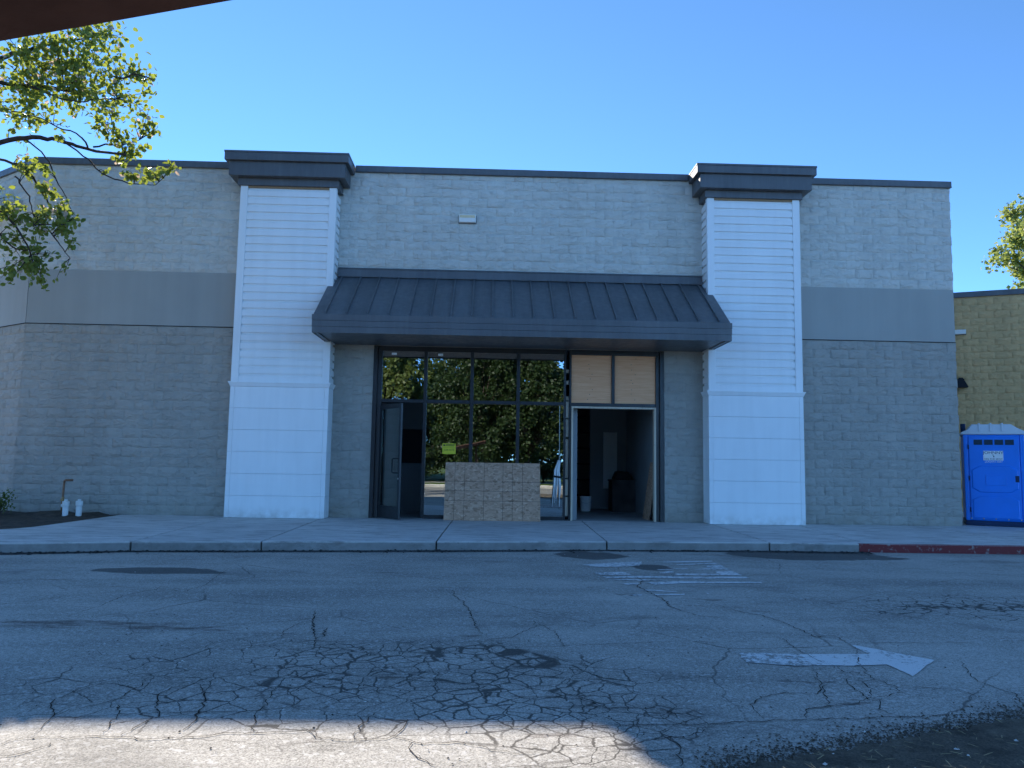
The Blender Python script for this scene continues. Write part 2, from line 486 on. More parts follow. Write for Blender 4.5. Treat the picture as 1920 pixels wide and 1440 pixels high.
# ------------------------------------------------------------------ mesh helpers
class MB:
    """Collects boxes, prisms and tubes; build() links them as one mesh object."""
    def __init__(s):
        s.v, s.f, s.mi = [], [], []
        s.cur = 0

    def add(s, verts, faces):
        o = len(s.v)
        s.v += [tuple(v) for v in verts]
        s.f += [tuple(i + o for i in f) for f in faces]
        s.mi += [s.cur] * len(faces)
        return s

    def box(s, x0, x1, y0, y1, z0, z1):
        return s.add([(x0, y0, z0), (x1, y0, z0), (x1, y1, z0), (x0, y1, z0), (x0, y0, z1), (x1, y0, z1), (x1, y1, z1), (x0, y1, z1)],
                     [(0, 3, 2, 1), (4, 5, 6, 7), (0, 1, 5, 4), (1, 2, 6, 5), (2, 3, 7, 6), (3, 0, 4, 7)])

    def frustum(s, a, b):
        """a, b: (x0,x1,y0,y1,z) bottom and top rectangles."""
        va = [(a[0], a[2], a[4]), (a[1], a[2], a[4]), (a[1], a[3], a[4]), (a[0], a[3], a[4])]
        vb = [(b[0], b[2], b[4]), (b[1], b[2], b[4]), (b[1], b[3], b[4]), (b[0], b[3], b[4])]
        return s.add(va + vb, [(0, 3, 2, 1), (4, 5, 6, 7), (0, 1, 5, 4), (1, 2, 6, 5), (2, 3, 7, 6), (3, 0, 4, 7)])

    def prism(s, poly, z0, z1):
        """poly: list of xy counter-clockwise."""
        n = len(poly)
        v = [(x, y, z0) for x, y in poly] + [(x, y, z1) for x, y in poly]
        f = [tuple(range(n - 1, -1, -1)), tuple(range(n, 2 * n))]
        f += [(i, (i + 1) % n, n + (i + 1) % n, n + i) for i in range(n)]
        return s.add(v, f)

    def extrude(s, prof, x0, x1, axis='x'):
        """prof: list of (a,z) profile points, swept along x (a=y) or y (a=x)."""
        n = len(prof)
        if axis == 'x':
            v = [(x0, a, z) for a, z in prof] + [(x1, a, z) for a, z in prof]
        else:
            v = [(a, x0, z) for a, z in prof] + [(a, x1, z) for a, z in prof]
        f = [tuple(range(n)), tuple(range(2 * n - 1, n - 1, -1))]
        f += [(i, n + i, n + (i + 1) % n, (i + 1) % n) for i in range(n)]
        return s.add(v, f)

    def tube(s, pts, radii, k=8, cap=True):
        pts = [Vector(p) for p in pts]
        if isinstance(radii, (int, float)):
            radii = [radii] * len(pts)
        o = len(s.v)
        vs_, fs_ = [], []
        prev = None
        for i, p in enumerate(pts):
            d = (pts[min(i + 1, len(pts) - 1)] - pts[max(i - 1, 0)])
            d = d.normalized() if d.length > 1e-9 else Vector((0, 0, 1))
            a = prev if prev is not None else (Vector((1, 0, 0)) if abs(d.x) < .9 else Vector((0, 1, 0)))
            a = (a - d * a.dot(d)).normalized()
            prev = a
            bb = d.cross(a)
            for j in range(k):
                t = 2 * math.pi * j / k
                vs_.append(p + (a * math.cos(t) + bb * math.sin(t)) * radii[i])
        for i in range(len(pts) - 1):
            for j in range(k):
                fs_.append((i * k + j, i * k + (j + 1) % k, (i + 1) * k + (j + 1) % k, (i + 1) * k + j))
        if cap:
            fs_.append(tuple(range(k - 1, -1, -1)))
            fs_.append(tuple(range((len(pts) - 1) * k, len(pts) * k)))
        return s.add(vs_, fs_)

    def mesh(s, name, mats):
        me = bpy.data.meshes.new(name)
        me.from_pydata(s.v, [], s.f)
        if not isinstance(mats, (list, tuple)):
            mats = [mats]
        for m in mats:
            me.materials.append(m)
        if len(mats) > 1:
            me.polygons.foreach_set('material_index', s.mi)
        me.update()
        return me

    def build(s, name, mats, parent=None, smooth=False, bevel=0.0, segs=2):
        me = s.mesh(name, mats)
        if smooth:
            me.polygons.foreach_set('use_smooth', [True] * len(me.polygons))
        o = bpy.data.objects.new(name, me)
        col.objects.link(o)
        o.parent = parent
        if bevel:
            bm = bmesh.new()
            bm.from_mesh(me)
            bmesh.ops.remove_doubles(bm, verts=bm.verts, dist=1e-5)
            es = [e for e in bm.edges if len(e.link_faces) == 2 and e.calc_face_angle(0) > .5]
            bmesh.ops.bevel(bm, geom=es, offset=bevel, segments=segs, affect='EDGES', profile=.6)
            bm.to_mesh(me)
            bm.free()
        return o


def empty(name, loc=(0, 0, 0), rotz=0.0, parent=None):
    o = bpy.data.objects.new(name, None)
    o.location = loc
    o.rotation_euler = (0, 0, rotz)
    o.empty_display_size = .2
    col.objects.link(o)
    o.parent = parent
    return o


def tag(o, label, cat, group=None):
    o['label'] = label
    o['category'] = cat
    if group:
        o['group'] = group
    return o


def struct(o, kind='structure'):
    o['kind'] = kind
    return o


def link(name, me, parent=None, loc=(0, 0, 0), rot=(0, 0, 0), scale=(1, 1, 1)):
    o = bpy.data.objects.new(name, me)
    o.location, o.rotation_euler, o.scale = loc, rot, scale
    col.objects.link(o)
    o.parent = parent
    return o


def text_mesh(txt, size, mat, name, parent=None, loc=(0, 0, 0), rotz=0.0, depth=.0008, sx=1.0):
    cu = bpy.data.curves.new(name, 'FONT')
    cu.body = txt
    cu.size = size
    cu.align_x = 'CENTER'
    cu.align_y = 'CENTER'
    cu.extrude = depth
    tmp = bpy.data.objects.new(name + '_tmp', cu)
    col.objects.link(tmp)
    dg = bpy.context.evaluated_depsgraph_get()
    me = bpy.data.meshes.new_from_object(tmp.evaluated_get(dg))
    bpy.data.objects.remove(tmp)
    me.materials.clear()
    me.materials.append(mat)
    me.name = name
    o = bpy.data.objects.new(name, me)
    col.objects.link(o)
    o.parent = parent
    o.location = loc
    o.rotation_euler = (rad(90), 0, rotz)
    o.scale = (sx, 1, 1)
    return o

# ------------------------------------------------------------------ ground, road, pavement
ZR = -0.14
g = MB().add([(-1500, -1500, -.20), (1500, -1500, -.20), (1500, 1500, -.20), (-1500, 1500, -.20)], [(0, 1, 2, 3)]).build('ground', M['lawn'])
struct(g)
road = MB().add([(-70, -23.2, ZR), (70, -23.2, ZR), (70, 3, ZR), (-70, 3, ZR)], [(0, 1, 2, 3)]).build('road', M['asphalt'])
struct(road)
lot = MB().add([(-70, -34, ZR - .03), (70, -34, ZR - .03), (70, -27.2, ZR - .03), (-70, -27.2, ZR - .03)], [(0, 1, 2, 3)]).build('far_road', M['lot'])
struct(lot)
fl = MB().add([(-70, -23.2, ZR + .004), (70, -23.2, ZR + .004), (70, -13.9, ZR + .004), (-70, -13.9, ZR + .004)], [(0, 1, 2, 3)]).build('parking_lot', M['lot'])
struct(fl)
lawn = MB().box(-70, 70, -27.1, -23.6, -.30, -.02).build('lawn', M['lawn'])
struct(lawn)
lk = MB().box(-70, 70, -23.6, -23.45, -.30, .0).build('lawn_kerb', M['concrete'], bevel=.015)
struct(lk)

KERB = [(-18, -7.2), (-7.2, -5.55), (-5.815, -5.162), (-3.975, -4.926), (-1.36, -4.591), (1.373, -4.241), (4.099, -4.061),
        (5.73, -4.10), (8.751, -4.10), (12, -4.10), (16, -4.10), (24, -4.10)]
sidewalk = struct(empty('sidewalk'))
GAP = .011


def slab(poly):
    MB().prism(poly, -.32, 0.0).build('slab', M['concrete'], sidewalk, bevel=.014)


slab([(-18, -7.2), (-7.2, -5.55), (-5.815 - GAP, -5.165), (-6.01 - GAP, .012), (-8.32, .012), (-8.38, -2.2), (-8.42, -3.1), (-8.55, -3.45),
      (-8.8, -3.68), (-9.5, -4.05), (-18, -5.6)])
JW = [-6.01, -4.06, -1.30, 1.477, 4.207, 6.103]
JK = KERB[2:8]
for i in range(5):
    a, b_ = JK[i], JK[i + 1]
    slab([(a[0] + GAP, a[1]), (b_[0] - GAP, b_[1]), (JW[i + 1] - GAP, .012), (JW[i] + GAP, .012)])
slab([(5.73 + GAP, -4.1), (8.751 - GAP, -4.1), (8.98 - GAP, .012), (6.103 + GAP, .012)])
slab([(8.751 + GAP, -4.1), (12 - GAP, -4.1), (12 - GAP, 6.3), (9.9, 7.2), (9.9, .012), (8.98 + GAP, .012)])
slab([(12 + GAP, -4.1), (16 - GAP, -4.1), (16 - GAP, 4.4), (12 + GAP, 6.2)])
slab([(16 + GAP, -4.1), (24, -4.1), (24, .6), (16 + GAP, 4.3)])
bed_under = MB().add([(-8.3, .05, -.33), (-18, .05, -.33), (-18, -7.0, -.33), (-5, -5.0, -.33), (9, -4.0, -.33), (24, -4.0, -.33), (24, 8, -.33), (9, 8, -.33)],
                     [(0, 1, 2, 3, 4, 5, 6, 7)]).build('joint_base', M['dark'], sidewalk)

# red-painted stretch of kerb
kp = [(-4.104, ZR + .002), (-4.104, -.016), (-4.092, .003), (-4.045, .003), (-4.045, -.01), (-4.08, -.02), (-4.098, ZR + .002)]
MB().extrude(kp, 5.58, 23.9).build('red_kerb_paint', M['redkerb'], sidewalk)

# dark strip of newer asphalt along the gutter and the patched spots
strip_v, strip_f = [], []
for i, (x, y) in enumerate(KERB[:8]):
    w = .22 + .05 * math.sin(i * 2.1)
    strip_v += [(x, y + .02, ZR + .004), (x, y - w, ZR + .004)]
    if i:
        strip_f.append((2 * i - 2, 2 * i - 1, 2 * i + 1, 2 * i))
MB().add(strip_v, strip_f).build('gutter_strip', M['gutter'], road)


def ragged(poly, n=5, amp=.03, seed=0):
    r = random.Random(seed)
    out = []
    for i in range(len(poly)):
        a, b_ = Vector(poly[i]), Vector(poly[(i + 1) % len(poly)])
        for k in range(n):
            p = a.lerp(b_, k / n)
            j = amp if k else amp * .3
            out.append((p.x + r.uniform(-j, j), p.y + r.uniform(-j, j)))
    return out


def sheet(name, poly, z, mat, parent):
    return MB().add([(x, y, z) for x, y in poly], [tuple(range(len(poly)))]).build(name, mat, parent)


# worn lettering and the arrow
ARROW = [(1.34, -10.97), (1.30, -11.26), (1.62, -11.34), (2.01, -11.33), (2.31, -11.29), (2.33, -11.59), (2.74, -11.15), (2.32, -10.67), (2.34, -10.98), (1.81, -11.01)]
sheet('road_arrow', ragged(ARROW, 6, .008, 3), ZR + .005, M['road_paint'], road)
MARKS = [[(0.75, -6.09), (0.91, -6.28), (1.19, -6.27), (1.54, -6.12), (1.66, -5.68), (1.26, -5.81)], [(1.82, -5.72), (2.14, -5.73), (2.66, -5.61), (2.75, -5.47), (2.17, -5.6)],
         [(2.08, -5.94), (2.07, -6.02), (2.7, -5.82), (2.72, -5.72), (2.4, -5.81)], [(2.46, -6.01), (2.47, -6.24), (2.19, -6.45), (2.69, -6.41), (2.72, -5.91)],
         [(1.69, -6.48), (1.73, -6.53), (2.12, -6.4), (2.15, -6.31)], [(0.82, -6.82), (0.87, -7.07), (1.27, -7.0), (1.21, -6.75)], [(1.68, -6.73), (1.67, -6.84), (1.85, -6.76), (1.9, -6.6)],
         [(2.46, -6.55), (2.42, -6.82), (1.88, -6.81), (1.81, -6.99), (2.69, -6.94), (2.69, -6.53)],
         [(0.86, -7.18), (0.89, -7.31), (1.22, -7.25), (1.4, -7.24), (1.89, -7.25), (2.71, -7.18), (2.7, -7.05), (1.93, -7.1), (1.68, -7.08), (1.25, -7.09)],
         [(0.9, -7.42), (1.18, -7.46), (1.35, -7.48), (1.66, -7.43), (1.23, -7.33)], [(1.02, -7.72), (1.07, -7.8), (1.21, -7.76), (1.23, -7.59)],
         [(1.32, -7.62), (1.38, -7.78), (1.71, -7.65), (2.73, -7.55), (2.76, -7.45), (1.65, -7.49)], [(1.05, -8.17), (1.25, -8.19), (1.52, -8.25), (1.55, -8.22), (1.26, -8.12)],
         [(0.96, -8.47), (0.97, -8.52), (1.1, -8.51), (1.11, -8.43)], [(1.21, -8.46), (1.25, -8.51), (1.58, -8.44), (1.6, -8.36)], [(1.84, -8.27), (1.84, -8.36), (1.87, -8.38), (1.88, -8.29)]]
for i, p in enumerate(MARKS):
    sheet('painted_legend', ragged(p, 5, .018, 40 + i), ZR + .005, M['road_paint'], road)

CRACKS = {'a': [(-5.1, -9.39), (-4.91, -9.22), (-4.72, -8.91), (-4.52, -8.78), (-4.31, -8.53), (-3.95, -8.2), (-3.67, -8.1)], 'b': [(-4.2, -9.8), (-4.17, -9.39), (-4.21, -8.88), (-4.03, -8.41), (-3.71, -8.59), (-3.65, -8.14), (-3.74, -7.56), (-3.82, -6.84)], 'b2': [(-3.9, -9.15), (-3.75, -9.09), (-3.69, -8.85)], 'c': [(-0.93, -8.3), (-0.9, -8.66), (-0.8, -8.96), (-0.75, -9.3), (-0.7, -9.68), (-0.64, -10.24), (-0.6, -10.44)], 'd': [(-2.15, -9.56), (-2.08, -9.92), (-2.0, -10.3), (-1.91, -10.61)], 'd2': [(-2.27, -9.91), (-2.1, -9.9)], 'd3': [(-2.06, -9.92), (-2.16, -10.1), (-2.22, -10.39), (-2.15, -10.69)], 'd4': [(-1.98, -10.34), (-1.9, -10.26), (-1.85, -10.57), (-1.9, -10.65), (-1.85, -10.92)], 'e': [(-2.9, -10.65), (-2.87, -10.5), (-2.61, -10.53), (-2.32, -10.5), (-2.19, -10.51), (-1.94, -10.5), (-1.66, -10.6)], 'f': [(-0.78, -10.76), (-0.49, -10.6), (-0.36, -10.56), (-0.24, -10.3), (-0.14, -10.13), (-0.13, -9.89), (-0.18, -9.78)], 'f2': [(-0.14, -9.91), (-0.03, -10.21), (0.02, -10.45), (0.04, -10.85)], 'h': [(-0.31, -10.88), (0.04, -10.82), (0.6, -10.69), (1.05, -10.62), (1.25, -10.66), (1.59, -10.59)], 'h2': [(2.16, -10.62), (2.74, -10.6), (3.4, -10.59)], 'i': [(1.29, -7.07), (1.31, -7.5), (1.16, -7.9), (1.2, -8.19), (1.27, -8.65), (1.26, -9.19), (1.35, -9.45), (1.45, -9.62), (1.62, -9.64)], 'i0': [(0.56, -7.26), (0.83, -7.45), (0.89, -7.57)], 'j': [(1.73, -8.93), (1.85, -9.32), (2.0, -9.49), (2.1, -9.76), (2.14, -10.15), (2.16, -10.44), (2.33, -10.35), (2.34, -10.62), (2.32, -10.8)], 'j2': [(2.56, -8.76), (3.02, -8.54), (3.41, -8.45), (3.78, -8.43)], 'k': [(2.32, -10.8), (2.2, -11.06), (2.09, -11.34), (2.04, -11.58), (2.04, -11.68), (2.08, -11.86), (2.05, -11.97), (1.93, -12.04), (1.76, -12.11)], 'k2': [(2.04, -11.68), (1.92, -11.74), (1.88, -11.92), (1.76, -12.11)], 'l': [(1.89, -10.45), (1.84, -10.67), (1.83, -10.92), (1.86, -11.23), (1.91, -11.34)], 'm': [(1.83, -11.35), (1.72, -11.46), (1.63, -11.69), (1.62, -11.79), (1.5, -12.01), (1.26, -12.0), (1.08, -12.13), (0.99, -12.26), (0.99, -12.48)], 'n': [(1.76, -12.11), (1.63, -12.22), (1.45, -12.25), (1.29, -12.32), (1.24, -12.47)], 'n2': [(1.62, -11.79), (1.47, -12.22)], 'n3': [(1.86, -11.62), (1.79, -11.8), (1.79, -11.96), (1.76, -12.11), (1.86, -12.11), (1.73, -12.31), (1.8, -12.44)], 'n4': [(1.91, -11.34), (1.89, -11.51), (2.0, -11.51), (2.02, -11.69)], 'o': [(2.92, -11.16), (2.75, -11.56), (2.71, -11.74), (2.75, -11.9), (2.77, -12.01), (2.66, -12.22)], 'p': [(2.12, -11.83), (2.29, -11.85), (2.46, -11.92), (2.48, -12.05)], 'q': [(-0.76, -12.63), (-0.59, -12.63), (-0.36, -12.64), (-0.14, -12.62), (0.07, -12.62), (0.27, -12.61), (0.57, -12.59), (0.75, -12.57), (0.88, -12.54), (1.12, -12.51), (1.38, -12.48), (1.8, -12.44), (2.16, -12.4), (2.6, -12.32)], 'q2': [(-0.24, -12.34), (-0.1, -12.31), (0.14, -12.31), (0.27, -12.31)], 'q3': [(-0.19, -12.03), (-0.08, -12.05), (0.04, -12.19), (0.14, -12.33), (0.33, -12.29), (0.46, -12.34), (0.52, -12.46), (0.53, -12.58)], 'q4': [(0.6, -12.64), (0.58, -12.72), (0.43, -12.79), (0.28, -12.82), (0.18, -12.86)], 'q5': [(0.39, -12.79), (0.41, -12.91), (0.39, -13.05), (0.35, -13.18)], 'r': [(-2.92, -12.95), (-2.88, -12.88), (-2.82, -12.84), (-2.77, -12.83), (-2.66, -12.85), (-2.54, -12.82), (-2.37, -12.85), (-2.18, -12.86), (-1.99, -12.82), (-1.9, -12.77), (-1.64, -12.75), (-1.53, -12.73), (-1.37, -12.7)], 's': [(-3.08, -12.68), (-3.06, -12.63), (-2.87, -12.57), (-2.7, -12.53), (-2.52, -12.48), (-2.27, -12.45), (-1.98, -12.43), (-1.73, -12.39)], 't': [(-2.84, -12.83), (-2.87, -12.64), (-2.9, -12.51), (-3.0, -12.35), (-3.04, -12.23), (-3.01, -12.08), (-2.95, -11.95), (-2.9, -11.85)], 'u': [(-2.9, -12.51), (-2.82, -12.39), (-2.73, -12.28), (-2.69, -12.17), (-2.7, -12.04), (-2.68, -11.96), (-2.7, -11.75)], 'v': [(-2.51, -12.82), (-2.53, -12.67), (-2.56, -12.5), (-2.64, -12.34), (-2.49, -12.27), (-2.2, -12.23)], 'w': [(-2.4, -12.81), (-2.37, -12.63), (-2.35, -12.48), (-2.45, -12.29), (-2.51, -12.09), (-2.46, -11.98), (-2.37, -11.91)], 'x': [(-2.12, -12.72), (-2.11, -12.58), (-2.14, -12.45), (-2.18, -12.28), (-2.25, -12.08), (-2.33, -11.92)], 'y': [(-1.76, -12.76), (-1.83, -12.46), (-1.82, -12.32), (-1.84, -12.16), (-1.86, -11.96)], 'z': [(-1.52, -12.68), (-1.43, -12.82), (-1.29, -12.85), (-1.13, -12.84), (-1.03, -12.81), (-0.88, -12.9), (-0.72, -12.88), (-0.59, -12.94), (-0.43, -13.02), (-0.3, -13.01)], 'z1': [(-0.95, -12.87), (-0.92, -12.99), (-0.89, -13.07), (-0.8, -13.18)], 'z2': [(-1.03, -12.81), (-0.99, -12.64), (-0.99, -12.54)], 'z3': [(-1.24, -12.85), (-1.22, -12.64), (-1.18, -12.43)], 'z4': [(-2.83, -13.1), (-2.75, -13.06), (-2.7, -12.97), (-2.69, -12.92)]}
WIDE = {'c': 1.5, 'i': 1.7, 'q': 1.3, 'd': 1.8, 'd4': 1.5, 'j': 1.4, 'm': 1.2, 'n': 1.3, 'w': 1.4, 'x': 1.4}


def crack(pts, wid, seed):
    r = random.Random(seed)
    fine = []
    for i in range(len(pts) - 1):
        a, b_ = Vector(pts[i]), Vector(pts[i + 1])
        n = max(2, int((b_ - a).length / .035))
        for k in range(n):
            p = a.lerp(b_, k / n)
            fine.append(Vector((p.x + r.gauss(0, .009), p.y + r.gauss(0, .009))))
    fine.append(Vector(pts[-1]))
    v, f = [], []
    m = len(fine)
    for i, p in enumerate(fine):
        d = (fine[min(i + 1, m - 1)] - fine[max(i - 1, 0)]).normalized()
        nn = Vector((-d.y, d.x))
        w = wid * r.uniform(.45, 1.35) * (.35 + .65 * min(1, 4 * min(i, m - 1 - i) / m + .15))
        v += [(*(p + nn * w), ZR + .006), (*(p - nn * w), ZR + .006)]
        if i:
            f.append((2 * i - 2, 2 * i - 1, 2 * i + 1, 2 * i))
    return MB().add(v, f)


for i, (k, p) in enumerate(CRACKS.items()):
    crack(p, .0033 * WIDE.get(k, 1.0), i).build('crack', M['crack'], road)

# planting bed on the left and the mulched island at the lower right
bed = MB()
bx = [(-8.30, .05), (-18, .05), (-18, -5.55), (-9.5, -4.03), (-8.82, -3.66), (-8.57, -3.44), (-8.44, -3.1), (-8.40, -2.2)]
NX, NY = 40, 24
bm_v, bm_f = [], []
for j in range(NY + 1):
    for i in range(NX + 1):
        x = -18 + 9.66 * i / NX
        y = .03 - 5.6 * j / NY
        z = .005 + .05 * mnoise.noise(Vector((x * 1.6, y * 1.6, 0))) + .03 * mnoise.noise(Vector((x * 5, y * 5, 2)))
        z += .05 if y > -.5 else 0
        if x > -8.6:
            z = min(z, .004 + .02 * mnoise.noise(Vector((x * 6, y * 6, 5))))
        lim = -3.3 - (-8.45 - x) * .45 if x < -8.45 else -9
        if x < -9.5:
            lim = -4.03 - (-9.5 - x) * .18
        if y < lim:
            z = -.2
        bm_v.append((x, y, z - .012))
for j in range(NY):
    for i in range(NX):
        a = j * (NX + 1) + i
        bm_f.append((a, a + NX + 1, a + NX + 2, a + 1))
bed = MB().add(bm_v, bm_f).build('planting_bed', M['dirt'], smooth=True)
struct(bed)

DIRT = [(.55, -13.22), (.82, -13.1), (.97, -13.04), (1.18, -12.94), (1.43, -12.86), (1.66, -12.75), (1.89, -12.65), (2.07, -12.55), (2.29, -12.49), (2.51, -12.44),
        (4.0, -12.2), (7.5, -12.0), (9, -13.0), (9, -15.5), (6, -16.4), (2, -16.2), (.4, -15.0)]
iv, if_ = [], []
ri = random.Random(9)
NI = 220
for i in range(NI + 1):
    x = .5 + 9 * (i / NI) ** 1.6
    top = -13.22 + (x - .55) * .40 if x < 2.5 else -12.44 + (x - 2.5) * .08
    top += ri.gauss(0, .018) + .05 * mnoise.noise(Vector((x * 5, 0, 0))) + .03 * mnoise.noise(Vector((x * 17, 3, 0)))
    for k in range(7):
        t = k / 6
        y = top + (-16.4 - top) * t ** 1.5
        iv.append((x, y, ZR + .010 + .006 * (1 + mnoise.noise(Vector((x * 4, y * 4, 0)))) * min(1, t * 3)))
    if i:
        for k in range(6):
            a_ = (i - 1) * 7 + k
            if_.append((a_, a_ + 1, a_ + 8, a_ + 7))
isl = struct(MB().add(iv, if_).build('mulched_island', M['mulch'], smooth=True))

# straw, chips and grit scattered as loose stuff
def scatter_bits(name, n, area, mat, size, seed, thin=.12, zbase=ZR + .012, bias=None):
    r = random.Random(seed)
    mb = MB()
    for _ in range(n):
        x, y = area(r)
        L = size * r.uniform(.4, 1.4)
        w = L * thin * r.uniform(.6, 1.4)
        a = r.uniform(0, math.pi * 2)
        dx, dy = math.cos(a) * L / 2, math.sin(a) * L / 2
        nx, ny = -math.sin(a) * w / 2, math.cos(a) * w / 2
        z0 = zbase + r.uniform(.001, .006)
        t = r.uniform(-.3, .5) * L * .4
        h = w * .5
        mb.add([(x - dx - nx, y - dy - ny, z0), (x + dx - nx, y + dy - ny, z0 + max(0, t)), (x + dx + nx, y + dy + ny, z0 + max(0, t)), (x - dx + nx, y - dy + ny, z0),
                (x, y, z0 + h + max(0, t) * .5)], [(0, 1, 4), (1, 2, 4), (2, 3, 4), (3, 0, 4)])
    o = mb.build(name, mat)
    struct(o, 'stuff')
    return o


def in_dirt(r):
    while True:
        x, y = r.uniform(.6, 4.5), r.uniform(-14.2, -12.3)
        if y < -13.22 + (x - .55) * .39:
            return x, y


def dirt_edge(r):
    x = r.uniform(.45, 3.2)
    return x, -13.22 + (x - .55) * .40 + abs(r.gauss(0, .13)) - .03


o = scatter_bits('mulch_crumbs', 4200, dirt_edge, M['mulch'], .012, 12, .55, ZR + .001)
tag(o, 'dark mulch crumbs spilled along the edge of the island', 'mulch')
o = scatter_bits('dry_straw_litter', 900, in_dirt, M['straw'], .045, 1, .07, ZR + .022)
tag(o, 'dry straw strewn over the dark mulch at lower right', 'straw')
o = scatter_bits('pale_chips_litter', 60, in_dirt, M['chip'], .014, 2, .8)
tag(o, 'tiny pale chips lying in the dark mulch at lower right', 'chips')


def on_road(r):
    return r.uniform(-6, 7), -4.9 - 8.2 * r.random() ** .8


o = scatter_bits('pale_road_grit', 420, on_road, M['chip'], .013, 4, .7, ZR)
tag(o, 'pale specks of grit scattered over the grey asphalt', 'grit')
o = scatter_bits('dark_road_grit', 380, lambda r: (r.uniform(-4, 3), -9.5 - 3.8 * r.random()), M['grit'], .011, 5, .6, ZR)
tag(o, 'dark crumbs of asphalt scattered over the cracked road', 'grit')


def by_kerb(r):
    i = r.randrange(1, 8)
    t = r.random()
    a, b_ = KERB[i - 1], KERB[i]
    return a[0] + (b_[0] - a[0]) * t, a[1] + (b_[1] - a[1]) * t - abs(r.gauss(0, .13)) - .02


o = scatter_bits('gutter_leaf_litter', 700, by_kerb, M['grit'], .045, 6, .4, ZR + .004)
tag(o, 'dark dry leaf litter gathered along the foot of the kerb', 'leaf litter')

# ------------------------------------------------------------------ the shop building
C = .2032
XA, XB = -10.65, 9.86
XL1, XL2, XR1, XR2 = -6.032, -3.969, 4.132, 6.185
PD = .473
ZB, ZT, ZW = 20 * C, 26 * C, 37.85 * C
bld = tag(empty('shop_building'), 'grey split-face block shop front with white pillars and charcoal awning', 'building')

wall = MB()
wall.cur = 0
for x0, x1 in ((XA, -3.12), (3.28, XB)):
    wall.box(x0, x1, .0015, .30, -.3, ZB)
wall.box(-3.12, 3.28, .0015, .30, 3.74, ZB)
wall.cur = 1
wall.box(XA, XB, .0015, .30, ZT - .01, ZW)
wall = wall.build('wall', [M['wall_lower'], M['wall_upper']], bld)

# angled return of the wall at the left end
ANG = rad(35)
cd = Vector((-math.cos(ANG), math.sin(ANG)))
Lc = 4.0


def cpt(s, off):
    # s along the return from the corner, off: outward (towards the viewer) offset
    nx, ny = -math.sin(ANG), -math.cos(ANG)
    return (XA + cd.x * s + nx * off, cd.y * s + ny * off)


def cbox(mb, s0, s1, o0, o1, z0, z1):
    mb.prism([cpt(s1, o0), cpt(s0, o0), cpt(s0, o1), cpt(s1, o1)], z0, z1)


rw = MB()
cbox(rw, 0, Lc, -.0015, -.3, -.3, ZB)
rw.cur = 1
cbox(rw, 0, Lc, -.0015, -.3, ZT - .01, ZW)
rw.build('return_wall', [M['wall_lower'], M['wall_upper']], bld)

# smooth band and its dark flashing line
MB().box(XA + .01, XB - .004, -.010, .302, ZB + .014, ZT - .012).build('band', M['band'], bld)
MB().box(XA, XB + .004, -.022, .0, ZB + .002, ZB + .013).build('flashing', M['dark'], bld)
b2 = MB()
cbox(b2, .0, Lc, .010, -.302, ZB + .014, ZT - .012)
b2.build('band', M['band'], bld)
b2 = MB()
cbox(b2, 0, Lc, .022, 0, ZB + .002, ZB + .013)
b2.build('flashing', M['dark'], bld)

# rest of the shell: sides, back, roof
sh = MB().box(XB - .3, XB, .301, 22, -.3, ZW).box(-13.9, XB - .301, 21.7, 22, -.3, ZW).box(-14.2, -13.9, 2.6, 22, -.3, ZW)
sh.build('rear_shell', M['wall_lower'], bld)
MB().box(-13.8, XB - .31, .31, 21.6, 6.7, 6.9).build('flat_roof', M['roof'], bld)

# split-face blocks
BL, BH = 2 * C, C


def block_template(seed):
    r = random.Random(seed)
    L, H = BL - .0045, BH - .0045
    xs = [0, .007, L * .25, L * .5, L * .75, L - .007, L]
    zs = [0, .007, H * .5, H - .007, H]
    v, f = [], []
    ox, oz = r.uniform(0, 90), r.uniform(0, 90)
    tilt, tz = r.uniform(-.005, .005), r.uniform(-.004, .006)
    for j, z in enumerate(zs):
        for i, x in enumerate(xs):
            edge = i in (0, 6) or j in (0, 4)
            ring = i in (1, 5) or j in (1, 3)
            nz = mnoise.noise(Vector((x * 9 + ox, z * 14 + oz, seed)))
            rel = .013 * nz + tilt * (x / L - .5) * 2 + tz * (z / H - .5) * 2
            if edge:
                y = .0019
            elif ring:
                y = -.003 + .6 * rel
            else:
                y = -.005 + rel
            if not edge:
                y = min(y, .0005)
            jx = 0 if (edge or ring) else r.uniform(-.02, .02)
            jz = 0 if (edge or ring) else r.uniform(-.02, .02)
            v.append((x + jx, y, z + jz))
    n = len(xs)
    for j in range(len(zs) - 1):
        for i in range(n - 1):
            a = j * n + i
            f.append((a, a + 1, a + n + 1, a + n))
    return v, f


TPL = [block_template(100 + i) for i in range(14)]


def tpl_mesh(i, mat, nm):
    mb = MB()
    mb.add(*TPL[i])
    me = mb.mesh(nm, mat)
    me.polygons.foreach_set('use_smooth', [True] * len(me.polygons))
    return me


def clip(a, b_, holes):
    segs = [(a, b_)]
    for h0, h1 in holes:
        out = []
        for s0, s1 in segs:
            if h1 <= s0 or h0 >= s1:
                out.append((s0, s1))
                continue
            if s0 < h0:
                out.append((s0, h0))
            if s1 > h1:
                out.append((h1, s1))
        segs = out
    return [s for s in segs if s[1] - s[0] > .04]


